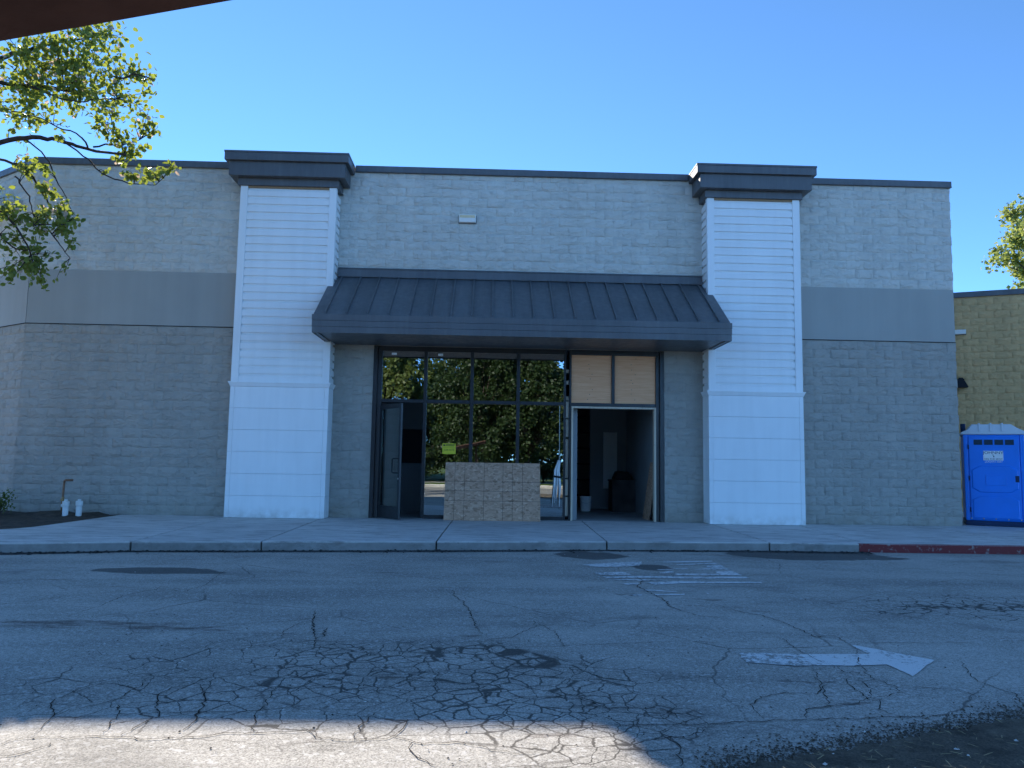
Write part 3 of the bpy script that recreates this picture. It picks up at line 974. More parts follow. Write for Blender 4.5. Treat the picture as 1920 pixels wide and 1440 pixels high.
blocks = []
r = random.Random(5)
for c in range(38):
    if 20 <= c < 26:
        continue
    z0 = c * C
    off = C if c % 2 else 0
    holes = [(XL1 + .02, XL2 - .02), (XR1 + .02, XR2 - .02)]
    if c < 18:
        holes.append((-3.12, 3.28))
    elif c < 26:
        holes.append((XL2 - .02, XR1 + .02))
    k = 0
    x = XB - 60 * BL + off
    while x < XB:
        for s0, s1 in clip(max(x, XA), min(x + BL, XB + .012), holes):
            blocks.append((s0, s1, z0, 0, c))
        x += BL
    # return wall
    s = -off if off else 0
    while s < Lc:
        a, b_ = max(0, s), min(Lc, s + BL)
        if b_ - a > .04:
            blocks.append((a, b_, z0, 1, c))
        s += BL


def score(bk):
    s0, s1, z0, kind, c = bk
    if kind == 1:
        return 99
    x, z = (s0 + s1) / 2, z0 + .1
    d = math.sqrt((x - CAM.x) ** 2 + CAM.y ** 2 + (z - CAM.z) ** 2)
    if s1 - s0 < .25:
        d += 6
    if z0 + BH > 37.6 * C:
        d += 5
    return d


blocks.sort(key=score)
ME = {m: [tpl_mesh(i, M[m], 'block') for i in range(len(TPL))] for m in ('wall_lower', 'wall_upper', 'wall_tan')}
rest = MB()
for n_, (s0, s1, z0, kind, c) in enumerate(blocks):
    ti = r.randrange(len(TPL))
    mk = 'wall_lower' if c < 20 else 'wall_upper'
    zh = min(1.0, (37.75 * C - z0) / BH) if c == 37 else 1.0
    sx = (s1 - s0) / BL
    dy = r.uniform(-.005, .004)
    if n_ < 300:
        link('block', ME[mk][ti], wall, (s0 + .003, dy, z0 + .003), (0, 0, 0), (sx, 1, zh))
    else:
        v, f = TPL[ti]
        rest.cur = 0 if c < 20 else 1
        if kind == 0:
            rest.add([(s0 + .003 + x * sx, y + dy, z0 + .003 + z * zh) for x, y, z in v], f)
        else:
            # left end of the block is the far end on the return
            vv = []
            for x, y, z in v:
                px, py = cpt(s1 - .003 - x * sx, -(y + dy))
                vv.append((px, py, z0 + .003 + z * zh))
            rest.add(vv, f)
o = rest.build('split_face_blocks', [M['wall_lower'], M['wall_upper']], wall, smooth=True)
struct(o, 'stuff')

# parapet coping
for x0, x1 in ((XA - .02, -6.315), (-3.655, 3.838), (6.475, XB + .03)):
    MB().box(x0, x1, -.055, .36, 7.635, 7.785).box(x0, x1, -.07, -.0551, 7.635, 7.66).build('coping', M['charcoal'], bld, bevel=.006, segs=1)
cb = MB()
cbox(cb, -.02, Lc, .055, -.36, 7.635, 7.784)
cb.build('coping', M['charcoal'], bld, bevel=.006, segs=1)


# pillars
def pillar(X1, X2, label):
    p = MB().box(X1 + .056, X2 - .056, -PD + .056, .0, .0, 7.2).build('pillar', M['white'], bld)
    p['label'] = label
    z0, z1, n = 2.846, 7.06, 24
    pt = (z1 - z0) / n

    def prof(base, sgn, z):
        return [(base + sgn * .04, z), (base, z), (base, z + pt * .62), (base + sgn * .010, z + pt * .74), (base + sgn * .034, z + pt * .80), (base + sgn * .034, z + pt), (base + sgn * .04, z + pt)]
    fr = MB()
    me = None
    for i in range(n):
        z = z0 + pt * i
        o = MB().extrude([(y, zz) for y, zz in reversed(prof(-PD + .004, 1, z))], X1 + .158, X2 - .158).build('siding_board', M['white'], p)
        o = MB().extrude([(x, zz) for x, zz in prof(X2 - .004, -1, z)], -PD + .12, -.001, 'y').build('siding_board', M['white'], p)
        o = MB().extrude([(x, zz) for x, zz in reversed(prof(X1 + .004, 1, z))], -PD + .12, -.001, 'y').build('siding_board', M['white'], p)
    MB().box(X1 + .158, X2 - .158, -PD + .002, -PD + .03, 7.062, 7.10).build('frieze_strip', M['cardboard'], p)
    for s, xe in ((1, X1), (-1, X2)):
        L = [(xe, -PD - .004), (xe + s * .156, -PD - .004), (xe + s * .156, -PD + .030), (xe + s * .026, -PD + .030), (xe + s * .026, -PD + .118), (xe, -PD + .118)]
        if s < 0:
            L = L[::-1]
        MB().prism(L, 2.846, 7.10).build('corner_board', M['white'], p, bevel=.004, segs=1)
    # smooth lower panels
    hz = (2.742 - .006) / 6
    for i in range(6):
        a, b_ = .006 + hz * i + .002, .006 + hz * (i + 1) - .002
        MB().box(X1 + .090, X2 - .090, -PD, -PD + .03, a, b_).build('panel', M['white'], p, bevel=.002, segs=1)
        for s, xe in ((1, X1), (-1, X2)):
            L = [(xe, -PD - .001), (xe + s * .087, -PD - .001), (xe + s * .087, -PD + .03), (xe + s * .026, -PD + .03), (xe + s * .026, -PD + .087), (xe, -PD + .087)]
            if s < 0:
                L = L[::-1]
            MB().prism(L, a, b_).build('corner_trim', M['white'], p)
            MB().box(min(xe, xe + s * .028), max(xe, xe + s * .028), -PD + .090, -.001, a, b_).build('panel', M['white'], p)
    # ledge moulding
    MB().frustum((X1 - .004, X2 + .004, -PD - .005, -.001, 2.744), (X1 - .038, X2 + .038, -PD - .04, -.001, 2.822)).box(
        X1 - .044, X2 + .044, -PD - .046, -.001, 2.8225, 2.845).build('ledge', M['white'], p)
    # cornice
    for ov, a, b_ in ((.052, 7.101, 7.262), (.205, 7.263, 7.572), (.285, 7.573, 7.735), (.295, 7.736, 7.778)):
        MB().box(X1 - ov, X2 + ov, -PD - ov, .38, a, b_).build('cornice', M['charcoal'], p, bevel=.004, segs=1)
    return p


pillar(XL1, XL2, 'white clad pillar left of the entrance')
pillar(XR1, XR2, 'white clad pillar right of the entrance')

# ------------------------------------------------------------------ awning
AX0, AX1, AYF = -4.08, 4.24, -1.70


def az(y):
    return 4.085 + (y - AYF) * .694


poly = [(AX0, AYF), (AX1, AYF), (AX1, -.482), (4.125, -.482), (4.125, -.004), (-3.962, -.004), (-3.962, -.482), (AX0, -.482)]
n = len(poly)
vv = [(x, y, az(y) - .03) for x, y in poly] + [(x, y, az(y)) for x, y in poly]
awn = MB().add(vv, [tuple(range(n - 1, -1, -1)), tuple(range(n, 2 * n))] + [(i, (i + 1) % n, n + (i + 1) % n, n + i) for i in range(n)]).build('awning', M['charcoal'], bld)
awn['label'] = 'charcoal standing seam metal awning over the entrance'
for i in range(20):
    x = -3.858 + .4149 * i
    y0, y1 = AYF + .025, -.07
    if i == 19:
        y1 = -.49 if x > 4.1 else y1
    w, h = .014, .052
    mb = MB().add([(x - w, y0, az(y0) - .005), (x + w, y0, az(y0) - .005), (x + w, y1, az(y1) - .005), (x - w, y1, az(y1) - .005),
                   (x - w, y0 + .012, az(y0) + h), (x + w, y0 + .012, az(y0) + h), (x + w, y1, az(y1) + h), (x - w, y1, az(y1) + h)],
                  [(0, 3, 2, 1), (4, 5, 6, 7), (0, 1, 5, 4), (1, 2, 6, 5), (2, 3, 7, 6), (3, 0, 4, 7)])
    mb.build('standing_seam', M['charcoal'], awn)
for i, (a, b_) in enumerate(((3.725, 3.846), (3.851, 3.966), (3.971, 4.088))):
    e = .004 * i + .012
    MB().box(AX0 - e, AX1 + e, AYF - e - .012, AYF - .0005, a, b_).box(AX0 - e - .0, AX0 - .0005, AYF, -.484, a, b_).box(
        AX1 + .0005, AX1 + e, AYF, -.484, a, b_).build('fascia', M['charcoal'], awn)
MB().box(AX0 + .002, AX1 - .002, AYF + .002, AYF + .018, 3.735, 4.05).build('fascia_backing', M['dark'], awn)
for x in (AX0 + .0012, AX1 - .0252):
    MB().extrude([(AYF + .03, 3.74), (AYF + .03, 4.06), (-.484, az(-.484) - .035), (-.484, 3.74)], x, x + .024).build('side_cheek', M['charcoal'], awn)
MB().prism([(AX0 + .03, AYF + .03), (AX1 - .03, AYF + .03), (AX1 - .03, -.486), (4.122, -.486), (4.122, .0), (-3.958, .0), (-3.958, -.486), (AX0 + .03, -.486)],
           3.745, 3.762).build('soffit', M['charcoal'], awn)
for x in (AX0 + .03, AX1 - .10):
    MB().box(x, x + .07, AYF + .03, -.49, 3.725, 3.744).build('soffit_trim', M['charcoal'], awn)
MB().extrude([(-.004, 5.27), (-.075, 5.245), (-.06, 5.42), (-.004, 5.445)], -3.955, 4.118).build('wall_flashing', M['charcoal'], awn)
MB().box(-3.955, 4.118, -.085, -.0605, 5.425, 5.447).build('wall_flashing', M['charcoal'], awn)

# ------------------------------------------------------------------ storefront
sf = empty('storefront', parent=bld)
FY0, FY1 = .05, .17


def bar(x0, x1, z0, z1, nm='mullion', y0=FY0, y1=FY1, mat='frame'):
    return MB().box(x0, x1, y0, y1, z0, z1).build(nm, M[mat], sf, bevel=.004, segs=1)


bar(-3.118, -3.03, 0, 3.742, 'jamb', .0, .2)
bar(-3.029, -2.93, 0, 3.63, 'jamb')
bar(3.105, 3.185, 0, 3.63, 'jamb')
bar(3.186, 3.278, 0, 3.742, 'jamb', .0, .2)
for x in (-1.98, -.96, .062):
    bar(x - .036, x + .036, 0, 3.63)
bar(1.07, 1.115, 0, 3.742)
bar(1.19, 1.232, 0, 3.742)
bar(2.125, 2.19, 2.56, 3.63)
bar(-3.028, 1.069, 3.631, 3.742, 'head_rail')
bar(1.233, 3.185, 3.631, 3.742, 'head_rail')
for x0, x1 in ((-2.928, -2.018), (-1.942, -.998), (-.922, .024), (.10, 1.068)):
    bar(x0, x1, 2.50, 2.575, 'transom_rail')
bar(1.234, 3.103, 2.49, 2.565, 'transom_rail')
for x0, x1 in ((-1.942, -.998), (-.922, .024), (.10, 1.068)):
    bar(x0, x1, .0, .075, 'sill_rail')
for i, (x0, x1) in enumerate(((-2.928, -2.018), (-1.942, -.998), (-.922, .024), (.10, 1.068))):
    MB().box(x0, x1, .105, .111, 2.576, 3.63).build('glass_pane', M['glass'], sf)
    if i:
        MB().box(x0, x1, .105, .111, .076, 2.499).build('glass_pane', M['glass'], sf)
for x0, x1 in ((1.236, 2.122), (2.193, 3.102)):
    pl = MB().box(x0, x1, .09, .105, 2.568, 3.628).build('plywood_panel', M['plywood'], sf)
    xm = (x0 + x1) / 2
    sc_ = MB()
    rr = random.Random(int(x0 * 100))
    for k in range(9):
        if k % 5 == 3 and x0 < 2:
            continue
        px = xm + rr.uniform(-.09, .03)
        pz = 2.66 + k * .112 + rr.uniform(-.02, .02)
        s_ = .008
        sc_.add([(px + s_ * math.cos(t * math.pi / 3), .0885, pz + s_ * math.sin(t * math.pi / 3)) for t in range(6)] + [(px, .0885, pz)],
                [(t, (t + 1) % 6, 6) for t in range(6)])
    sc_.build('screw_heads', M['ink'], sf)
# rough lumber frame of the doorway, shims in the slot beside it
MB().box(1.235, 1.275, .02, .19, 0, 2.445).build('lumber_stud', M['lumber'], sf)
MB().box(3.062, 3.102, .02, .19, 0, 2.445).build('lumber_stud', M['lumber'], sf)
MB().box(1.235, 3.102, .02, .19, 2.446, 2.486).build('lumber_header', M['lumber'], sf)
z = .1
rr = random.Random(4)
while z < 3.4:
    L = rr.uniform(.25, .9) if z < 2.4 else rr.uniform(.05, .09)
    MB().box(1.122, 1.183, .10 + rr.uniform(0, .02), .16, z, min(z + L, 3.5)).build('shim', M['lumber'], sf)
    z += L + (rr.uniform(.02, .05) if z < 2.3 else rr.uniform(.12, .3))
for x in (-2.74, -1.72):
    MB().box(x, x + .11, .100, .1045, 3.55, 3.60).build('glass_mark', M['plastic_white'], sf)  # small white rectangles near the top of two panes

# the door standing open
door = empty('door', (-2.925, .055, 0), -rad(52), bld)
DW = .86
for nm, x0, x1, z0, z1 in (('stile', 0, .075, .02, 2.44), ('stile', DW - .075, DW, .02, 2.44), ('rail', .0755, DW - .0755, 2.34, 2.44), ('rail', .0755, DW - .0755, .02, .28)):
    MB().box(x0, x1, -.022, .022, z0, z1).build(nm, M['frame'], door, bevel=.003, segs=1)
MB().box(.0755, DW - .0755, -.004, .004, .281, 2.339).build('door_glass', M['glass_door'], door)
hx = DW - .10
MB().tube([(hx + .06, -.02, 1.28), (hx - .06, -.075, 1.28), (hx - .10, -.08, 1.26), (hx - .10, -.08, 1.0), (hx - .06, -.075, .98), (hx + .06, -.02, .98)], .013, 8).build(
    'pull_handle', M['black'], door, smooth=True)
MB().tube([(DW - .04, -.02, .86), (DW - .04, -.034, .86)], .02, 10).build('lock_cylinder', M['galv'], door, smooth=True)
MB().box(.08, DW - .08, .03, .055, 1.0, 1.05).build('push_bar', M['black'], door)

# interior shell
MB().box(-9.5, 9.4, .31, 12, -.29, .0).build('interior_floor', M['floor'], bld)
MB().box(-3.10, 3.26, .013, .309, -.29, .001).build('threshold', M['floor'], bld)
MB().box(-9.5, 9.4, .31, 12, 4.2, 4.3).build('interior_ceiling', M['drywall'], bld)
MB().box(-9.5, 9.4, 11.9, 12, .0, 4.199).build('interior_back_wall', M['drywall'], bld)
MB().box(-3.6, -3.5, .31, 11.899, .0, 4.199).build('interior_side_wall', M['drywall'], bld)
MB().box(3.26, 3.36, .31, 11.899, .0, 4.199).build('interior_side_wall', M['drywall'], bld)
MB().box(2.25, 3.259, 4.6, 4.7, .0, 4.198).build('partition', M['drywall'], bld)
MB().box(2.62, 3.0, 4.575, 4.599, .55, 2.1).build('access_panel', M['lens'], bld)
MB().box(1.29, 1.40, .32, .95, .0, 2.9).build('partition', M['drywall'], bld)
MB().box(-3.499, -1.9, 2.2, 2.3, .0, 4.198).build('partition', M['drywall'], bld)

# ------------------------------------------------------------------ tan neighbour building
nb = tag(empty('neighbour_building'), 'tan split-face block building with dark coping beyond the blue toilet', 'building')
T0 = Vector((13.322, 5.549))
TD = Vector((.90547, -.42440))
TN = Vector((TD.y, -TD.x))          # outward, towards the viewer


def tpt(s, off):
    p = T0 + TD * s + TN * off
    return (p.x, p.y)


def tbox(mb, s0, s1, o0, o1, z0, z1):
    mb.prism([tpt(s0, o0), tpt(s1, o0), tpt(s1, o1), tpt(s0, o1)], z0, z1)
    return mb


nwall = tbox(MB(), -3.75, 14, -.010, -.4, -.3, 6.4).build('wall', M['wall_tan'], nb)
tbox(MB(), -3.75, 14, .05, -.45, 6.34, 6.5).build('coping', M['charcoal'], nb, bevel=.006, segs=1)
MB().prism([tpt(-3.7, -.45), tpt(14, -.45), tpt(14, -6), tpt(-3.7, -6)], 6.0, 6.1).build('flat_roof', M['roof'], nb)
rot_t = math.atan2(TD.y, TD.x)
r = random.Random(8)
for c in range(31):
    s = -1.05 - (C if c % 2 else 0)
    while s < 2.35:
        px, py = tpt(s + .003, 0)
        link('block', ME['wall_tan'][r.randrange(len(TPL))], nwall, (px, py, c * C + .003), (0, 0, rot_t), (1, .85, 1))
        s += BL

# ------------------------------------------------------------------ wall lights
def wall_light(loc, rotz, w, h, warm, label):
    t = tag(empty('wall_light', loc, rotz), label, 'wall light')
    MB().box(-w / 2 - .012, w / 2 + .012, -.02, .03, -h / 2 - .012, h / 2 + .012).build('back_plate', M['charcoal'], t)
    MB().frustum((-w / 2, w / 2, -.10, -.021, -h / 2), (-w / 2, w / 2, -.13, -.021, h / 2)).build('housing', M['lens'], t, bevel=.012)
    if warm:
        MB().add([(-w / 2 + .02, -.1235, .012), (w / 2 - .02, -.1235, .012), (w / 2 - .02, -.1345, h / 2 - .016), (-w / 2 + .02, -.1345, h / 2 - .016),
                  (-w / 2 + .02, -.11, .012), (w / 2 - .02, -.11, .012), (w / 2 - .02, -.115, h / 2 - .016), (-w / 2 + .02, -.115, h / 2 - .016)],
                 [(0, 1, 2, 3), (4, 7, 6, 5), (0, 4, 5, 1), (1, 5, 6, 2), (2, 6, 7, 3), (3, 7, 4, 0)]).build('lens', M['lens_warm'], t)
    return t


wall_light((-1.135, -.005, 6.615), 0, .375, .165, True, 'small white wall light with yellowed lens high above the awning')
px, py = tpt(.09, .02)
wall_light((px, py, 5.29), rot_t, .29, .13, False, 'white wall light high on the tan block building')
px, py = tpt(.06, .0)
sc1 = tag(empty('wall_sconce', (px, py, 3.78), rot_t), 'black wedge-shaped sconce on the tan block wall', 'sconce')
MB().frustum((-.17, .17, -.30, -.012, -.15), (-.05, .05, -.09, -.012, .15)).build('hood', M['black'], sc1, bevel=.008)
MB().box(-.10, .10, -.02, .03, -.12, .12).build('back_plate', M['black'], sc1)

# ------------------------------------------------------------------ portable toilet
pt_ = tag(empty('portable_toilet', (10.20, .40, 0), -rad(29)), 'blue plastic portable toilet with white roof at the building corner', 'toilet')
PW = 1.16
MB().box(-.01, PW + .01, -.01, PW + .01, .004, .11).build('skid', M['blue_dark'], pt_, bevel=.01)
body = MB().box(0, PW, .0, PW, .111, 2.03).build('cabin', M['blue'], pt_, bevel=.035, segs=3)
for x in (.0, PW - .075):
    MB().box(x - .004, x + .079, -.022, .06, .112, 2.028).build('corner_post', M['blue'], pt_, bevel=.016)
dr = MB().box(.10, PW - .10, -.030, -.001, .15, 1.97).build('door', M['blue'], pt_, bevel=.012)


def oct_(x0, x1, z0, z1, cx, cz, y0, y1, top=True, bot=True):
    p = []
    p += [(x0, z0 + cz), (x0 + cx, z0), (x1 - cx, z0), (x1, z0 + cz)] if bot else [(x0, z0), (x1, z0)]
    p += [(x1, z1 - cz), (x1 - cx, z1), (x0 + cx, z1), (x0, z1 - cz)] if top else [(x1, z1), (x0, z1)]
    n = len(p)
    c0, c1 = (x0 + x1) / 2, (z0 + z1) / 2
    v = [(a, y1, b_) for a, b_ in p] + [(c0 + (a - c0) * .955, y0, c1 + (b_ - c1) * .94) for a, b_ in p]
    return MB().add(v, [tuple(range(2 * n - 1, n - 1, -1))[::-1]] + [(i, (i + 1) % n, n + (i + 1) % n, n + i) for i in range(n)])


oct_(.135, PW - .135, .74, 1.335, .15, .10, -.048, -.0302).build('door_panel', M['blue'], dr)
oct_(.135, PW - .135, .17, .66, .15, .08, -.044, -.0302, True, False).build('door_panel', M['blue'], dr)
MB().box(.40, .80, -.060, -.0482, .90, 1.13).build('recess_frame', M['blue'], dr, bevel=.008)
for i in range(4):
    x = .20 + i * .20
    MB().box(x, x + .165, -.038, -.0301, 1.80, 1.915).build('vent', M['vent_green'], dr)
    for k in range(5):
        MB().box(x + .004, x + .161, -.043, -.0381, 1.808 + k * .021, 1.817 + k * .021).build('vent_slat', M['blue_dark'], dr)
MB().box(.155, PW - .155, -.036, -.0301, 1.75, 1.758).build('door_moulding', M['blue'], dr)
for i in range(5):
    x = .10 + i * .235
    MB().tube([(x, -.015, .16), (x, -.038, .16)], .016, 8).build('bolt', M['galv'], pt_, smooth=True)
MB().box(PW - .20, PW - .125, -.052, -.0302, .98, 1.12).build('latch', M['blue_dark'], pt_, bevel=.006, segs=1)
for z_ in (.35, 1.05, 1.75):
    MB().tube([(.092, -.034, z_ - .05), (.092, -.034, z_ + .05)], .012, 8).build('hinge', M['blue_dark'], pt_)
roofp = MB()
prof = [(-.05, 2.031), (-.05, 2.075), (.10, 2.15), (.17, 2.26), (.92, 2.26), (1.05, 2.17), (PW + .05, 2.085), (PW + .05, 2.031)]
roofp.extrude(list(reversed(prof)), -.04, PW + .04, 'y')
rp = roofp.build('roof', M['roof_plastic'], pt_, bevel=.02)
for x in (.30, .52, .74):
    MB().box(x, x + .035, -.05, PW + .03, 2.245, 2.285).box(x, x + .035, -.062, -.0505, 2.09, 2.28).build('roof_rib', M['roof_plastic'], rp, bevel=.006, segs=1)
MB().tube([(.05, .95, 2.0), (.05, .95, 2.32)], .055, 12).build('vent_stack', M['blue_dark'], pt_, smooth=True)
sg = MB().box(.375, .755, -.0345, -.0302, 1.455, 1.665).build('door_sign', M['plastic_white'], dr)
text_mesh('JOHNNY', .088, M['navy'], 'sign_lettering', dr, (.565, -.0355, 1.622), 0, .0005, 1.12)
text_mesh('ON THE SPOT', .052, M['navy'], 'sign_lettering', dr, (.565, -.0355, 1.482), 0, .0005, 1.05)
text_mesh('(530)693-5687', .056, M['plastic_white'], 'sign_lettering', dr, (.57, -.0312, 1.425), 0, .0006, 1.02)
MB().box(.545, .575, -.0355, -.0346, 1.568, 1.579).box(.565, .585, -.0355, -.0346, 1.524, 1.556).build('sign_mark', M['navy'], dr)

# ------------------------------------------------------------------ boards, signs and pipes in front
osb = empty('strand_board_sheet', (-1.49, -.33, .002))
tag(osb, 'speckled strand board sheet with printed grid leaning against the glass', 'board')
tl = math.atan2(.33, 1.22)
BW, BHt = 2.046, 1.262
ob = MB().box(0, BW, 0, .011, 0, BHt).build('panel', M['osb'], osb)
ob.rotation_euler = (-tl, 0, 0)
gl_ = MB()
for x in (.21, .42, .84, 1.245, 1.45, 1.665):
    gl_.box(x - .003, x + .003, -.0012, -.0002, 0, BHt)
for z in (.42, .635, .84):
    gl_.box(0, BW, -.0016, -.0004, z - .003, z + .003)
go = gl_.build('printed_grid', M['grit'], osb)
go.rotation_euler = (-tl, 0, 0)

sign = tag(MB().box(-1.575, -1.285, .094, .0995, 1.395, 1.625).build('job_site_sign', M['sticker_yellow']),
           'yellow JOB SITE notice stuck on the storefront glass', 'sign')
text_mesh('JOB SITE', .062, M['ink'], 'sign_lettering', sign, (-1.43, .0932, 1.485), 0, .0004, 1.0)
MB().box(-1.555, -1.515, .0930, .0938, 1.565, 1.605).box(-1.505, -1.305, .0930, .0938, 1.588, 1.603).box(-1.505, -1.325, .0930, .0938, 1.566, 1.578).build(
    'sign_print', M['ink'], sign)
MB().box(-1.56, -1.30, .0930, .0938, 1.534, 1.538).build('sign_rule', M['ink'], sign)


def cleanout(x, y, h, label, tee):
    t = tag(empty('pvc_standpipe', (x, y, 0)), label, 'pipe', 'white drain standpipes in the planting bed')
    MB().tube([(0, 0, -.15), (0, 0, h * .68)], .056, 16).build('pipe', M['pvc'], t, smooth=True)
    MB().tube([(0, 0, h * .62), (0, 0, h * .86), (0, 0, h * .88), (0, 0, h * .9)], [.068, .068, .066, .05], 16).build('collar', M['pvc'], t, smooth=False)
    MB().box(-.026, .026, -.026, .026, h * .9, h).build('square_plug', M['pvc'], t, bevel=.006)
    if tee:
        MB().tube([(0, 0, h * .62), (-.085, 0, h * .62)], .034, 12).build('side_outlet', M['pvc'], t)
    return t


cleanout(-9.19, -.62, .335, 'white drain standpipe with side outlet beside the copper pipe', True)
cleanout(-8.93, -.60, .345, 'plain white drain standpipe nearer the white pillar', False)
cp = tag(empty('copper_pipe', (-9.37, -.42, 0)), 'bent copper water pipe rising from the planting bed at the wall', 'pipe')
MB().tube([(0, 0, -.1), (0, 0, .30), (.012, 0, .66), (.02, -.01, .705), (.05, -.02, .722), (.20, -.03, .725)], [.021, .021, .021, .022, .024, .024], 10).build('pipe', M['copper'], cp, smooth=True)
MB().tube([(0, 0, .29), (0, 0, .345)], .036, 8).build('union_nut', M['brass'], cp)
MB().tube([(.0095, 0, .35), (.0095, 0, .375)], .027, 8).build('coupling', M['brass'], cp)

# ------------------------------------------------------------------ things inside the shop
bin_ = tag(empty('waste_bin', (-1.72, .55, 0.0)), 'dark waste bin standing behind the glass left of the board', 'bin')
MB().frustum((-.19, .19, -.19, .19, .02), (-.25, .25, -.25, .25, .78)).build('body', M['bin'], bin_, bevel=.02)
MB().box(-.27, .27, -.27, .27, .781, .83).build('lid', M['bin'], bin_, bevel=.015)
MB().tube([(-.2, -.12, .06), (-.2, .12, .06)], .055, 10).build('wheel', M['black'], bin_)
tv = tag(empty('wall_screen', (-2.42, 2.195, 0)), 'black flat screen on the inner wall seen through the open door', 'screen')
MB().box(-.42, .42, -.06, -.005, 1.18, 2.0).build('screen', M['black'], tv, bevel=.006, segs=1)
MB().box(-.38, .38, -.063, -.0605, 1.22, 1.96).build('display', M['ink'], tv)
lbd = tag(empty('leaning_board', (3.03, 1.05, 0)), 'dark strand board leaning on the right wall inside the doorway', 'board')
lb = MB().box(-.006, .006, -.62, .10, 0, 1.3).build('panel', M['osb'], lbd)
lb.rotation_euler = (0, rad(8), 0)
MB().box(.03, .12, -.05, .05, 0, .04).build('toe_block', M['lumber'], lbd)
rack = tag(empty('shelf_rack', (1.95, 5.6, 0)), 'dark metal shelf rack at the back of the doorway', 'shelf')
for x in (-.75, .75):
    for y in (-.25, .25):
        MB().box(x - .02, x + .02, y - .02, y + .02, 0, 3.2).build('post', M['black'], rack)
for z in (.3, .75, 1.2, 1.65, 2.1, 2.55, 3.0):
    MB().box(-.77, .77, -.27, .27, z, z + .03).build('shelf', M['black'], rack)
r = random.Random(2)
for (x, z, w, d, h, m_, lb_) in ((1.55, .331, .18, .16, .26, 'cardboard', 'cardboard box on the lowest shelf inside the doorway'),
                                 (1.75, 1.231, .20, .15, .22, 'cardboard', 'cardboard box on the middle shelf inside the doorway'),
                                 (1.60, 2.131, .15, .15, .28, 'black', 'black box on the upper shelf inside the doorway')):
    t = MB().box(x - w, x + w, 5.6 - d, 5.6 + d, z, z + h).build('storage_box', M[m_], bevel=.006, segs=1)
    tag(t, lb_, 'box', 'boxes on the shelf rack')
bk = tag(empty('paint_bucket', (1.98, 3.4, 0)), 'white paint bucket on the floor inside the doorway', 'bucket')
MB().tube([(0, 0, .002), (0, 0, .36)], [.13, .15], 16).build('pail', M['pvc'], bk)
MB().tube([(0, 0, .361), (0, 0, .385)], .158, 16).build('lid', M['pvc'], bk)
MB().tube([(-.155, 0, .33), (-.13, -.12, .24), (0, -.17, .2), (.13, -.12, .24), (.155, 0, .33)], .005, 6).build('bail', M['galv'], bk)
lg = tag(MB().box(2.66, 3.255, 3.2, 3.9, .0, .78).box(2.64, 3.256, 3.18, 3.92, .781, .82).build('low_counter', M['gutter']), 'low dark grey counter against the right wall inside the doorway', 'counter')
bg = tag(MB().frustum((2.70, 3.2, 3.3, 3.75, .822), (2.78, 3.12, 3.38, 3.68, 1.04)).build('black_bag', M['black'], bevel=.05, segs=3), 'black bag slumped on the low dark grey counter', 'bag')
of = tag(MB().box(-.88, -.68, .30, .34, .0, 1.33).build('timber_offcut', M['lumber'], bevel=.003, segs=1), 'short pale timber offcut standing up behind the strand board', 'timber')
for x, h, lb_ in ((-1.02, 1.33, 'thin metal rod leftmost behind the strand board'), (.40, 1.34, 'thin metal rod rightmost behind the strand board'),
                  (.13, 1.50, 'tallest thin metal rod behind the strand board'), (-.5, 1.30, 'short metal rod just right of the timber offcut')):
    t = MB().tube([(x, .30, .0), (x + .02, .24, h)], .009, 6).build('metal_rod', M['galv'])
    tag(t, lb_, 'rod', 'rods behind the strand board')
wb = tag(empty('hanging_sheeting', (.93, .0, 0)), 'bundle of white plastic sheeting hanging at the right glass', 'sheeting')
r = random.Random(6)
for i in range(5):
    x = -.07 + .035 * i
    pts = [(x * .3 + .05, .02 * (i % 2), 1.30), (x * .8 + r.uniform(-.02, .02), r.uniform(-.03, .03), 1.08), (x * .9 + r.uniform(-.03, .03), r.uniform(-.03, .03), .75),
           (x + r.uniform(-.03, .03), r.uniform(-.03, .03), .30 + .08 * (i % 3))]
    MB().tube(pts, [.007, .018, .012, .009], 7).build('fold', M['cloth'], wb, smooth=True)
MB().tube([(-.07, -.015, .95), (.09, -.015, .93)], .022, 8).build('tie', M['black'], wb)
MB().tube([(.05, 0, 1.29), (.05, 0.04, 2.0), (.05, .0555, 2.49)], .004, 6).build('cord', M['cloth'], wb)
ct = tag(empty('red_cart', (.82, .75, 0)), 'low red flat cart on the floor behind the right glass', 'cart')
MB().box(-.4, .4, -.28, .28, .24, .30).build('deck', M['red'], ct, bevel=.01)
for x in (-.32, .32):
    for y in (-.2, .2):
        MB().tube([(x - .02, y, .08), (x + .02, y, .08)], .08, 12).build('wheel', M['black'], ct)
        MB().box(x - .025, x + .025, y - .02, y + .02, .09, .239).build('caster_fork', M['galv'], ct)

# ------------------------------------------------------------------ brown slab for a sun visor close overhead, top left corner
A_, B_ = Vector((-1.367, -15.742, 1.921)), Vector((-1.018, -15.742, 2.0))
dv = (B_ - A_).normalized()
E0, E1 = A_ - dv * .9, B_ + dv * .35
cn = tag(empty('overhead_visor', (-1.12, -18.4, ZR)), 'dark brown sun visor edge close overhead crossing the top left corner', 'visor')
off = Vector((-1.12, -18.4, ZR))  # brown slab stands in for a sun visor; post and brace are added
back_ = Vector((0, -2.8, -.055))
cv = [E0 - off, E1 - off, E1 + back_ - off, E0 + back_ - off]
MB().add([tuple(v) for v in cv] + [tuple(v + Vector((0, 0, .035))) for v in cv],
         [(0, 3, 2, 1), (4, 5, 6, 7), (0, 1, 5, 4), (1, 2, 6, 5), (2, 3, 7, 6), (3, 0, 4, 7)]).build('panel', M['visor_brown'], cn, bevel=.014, segs=3)
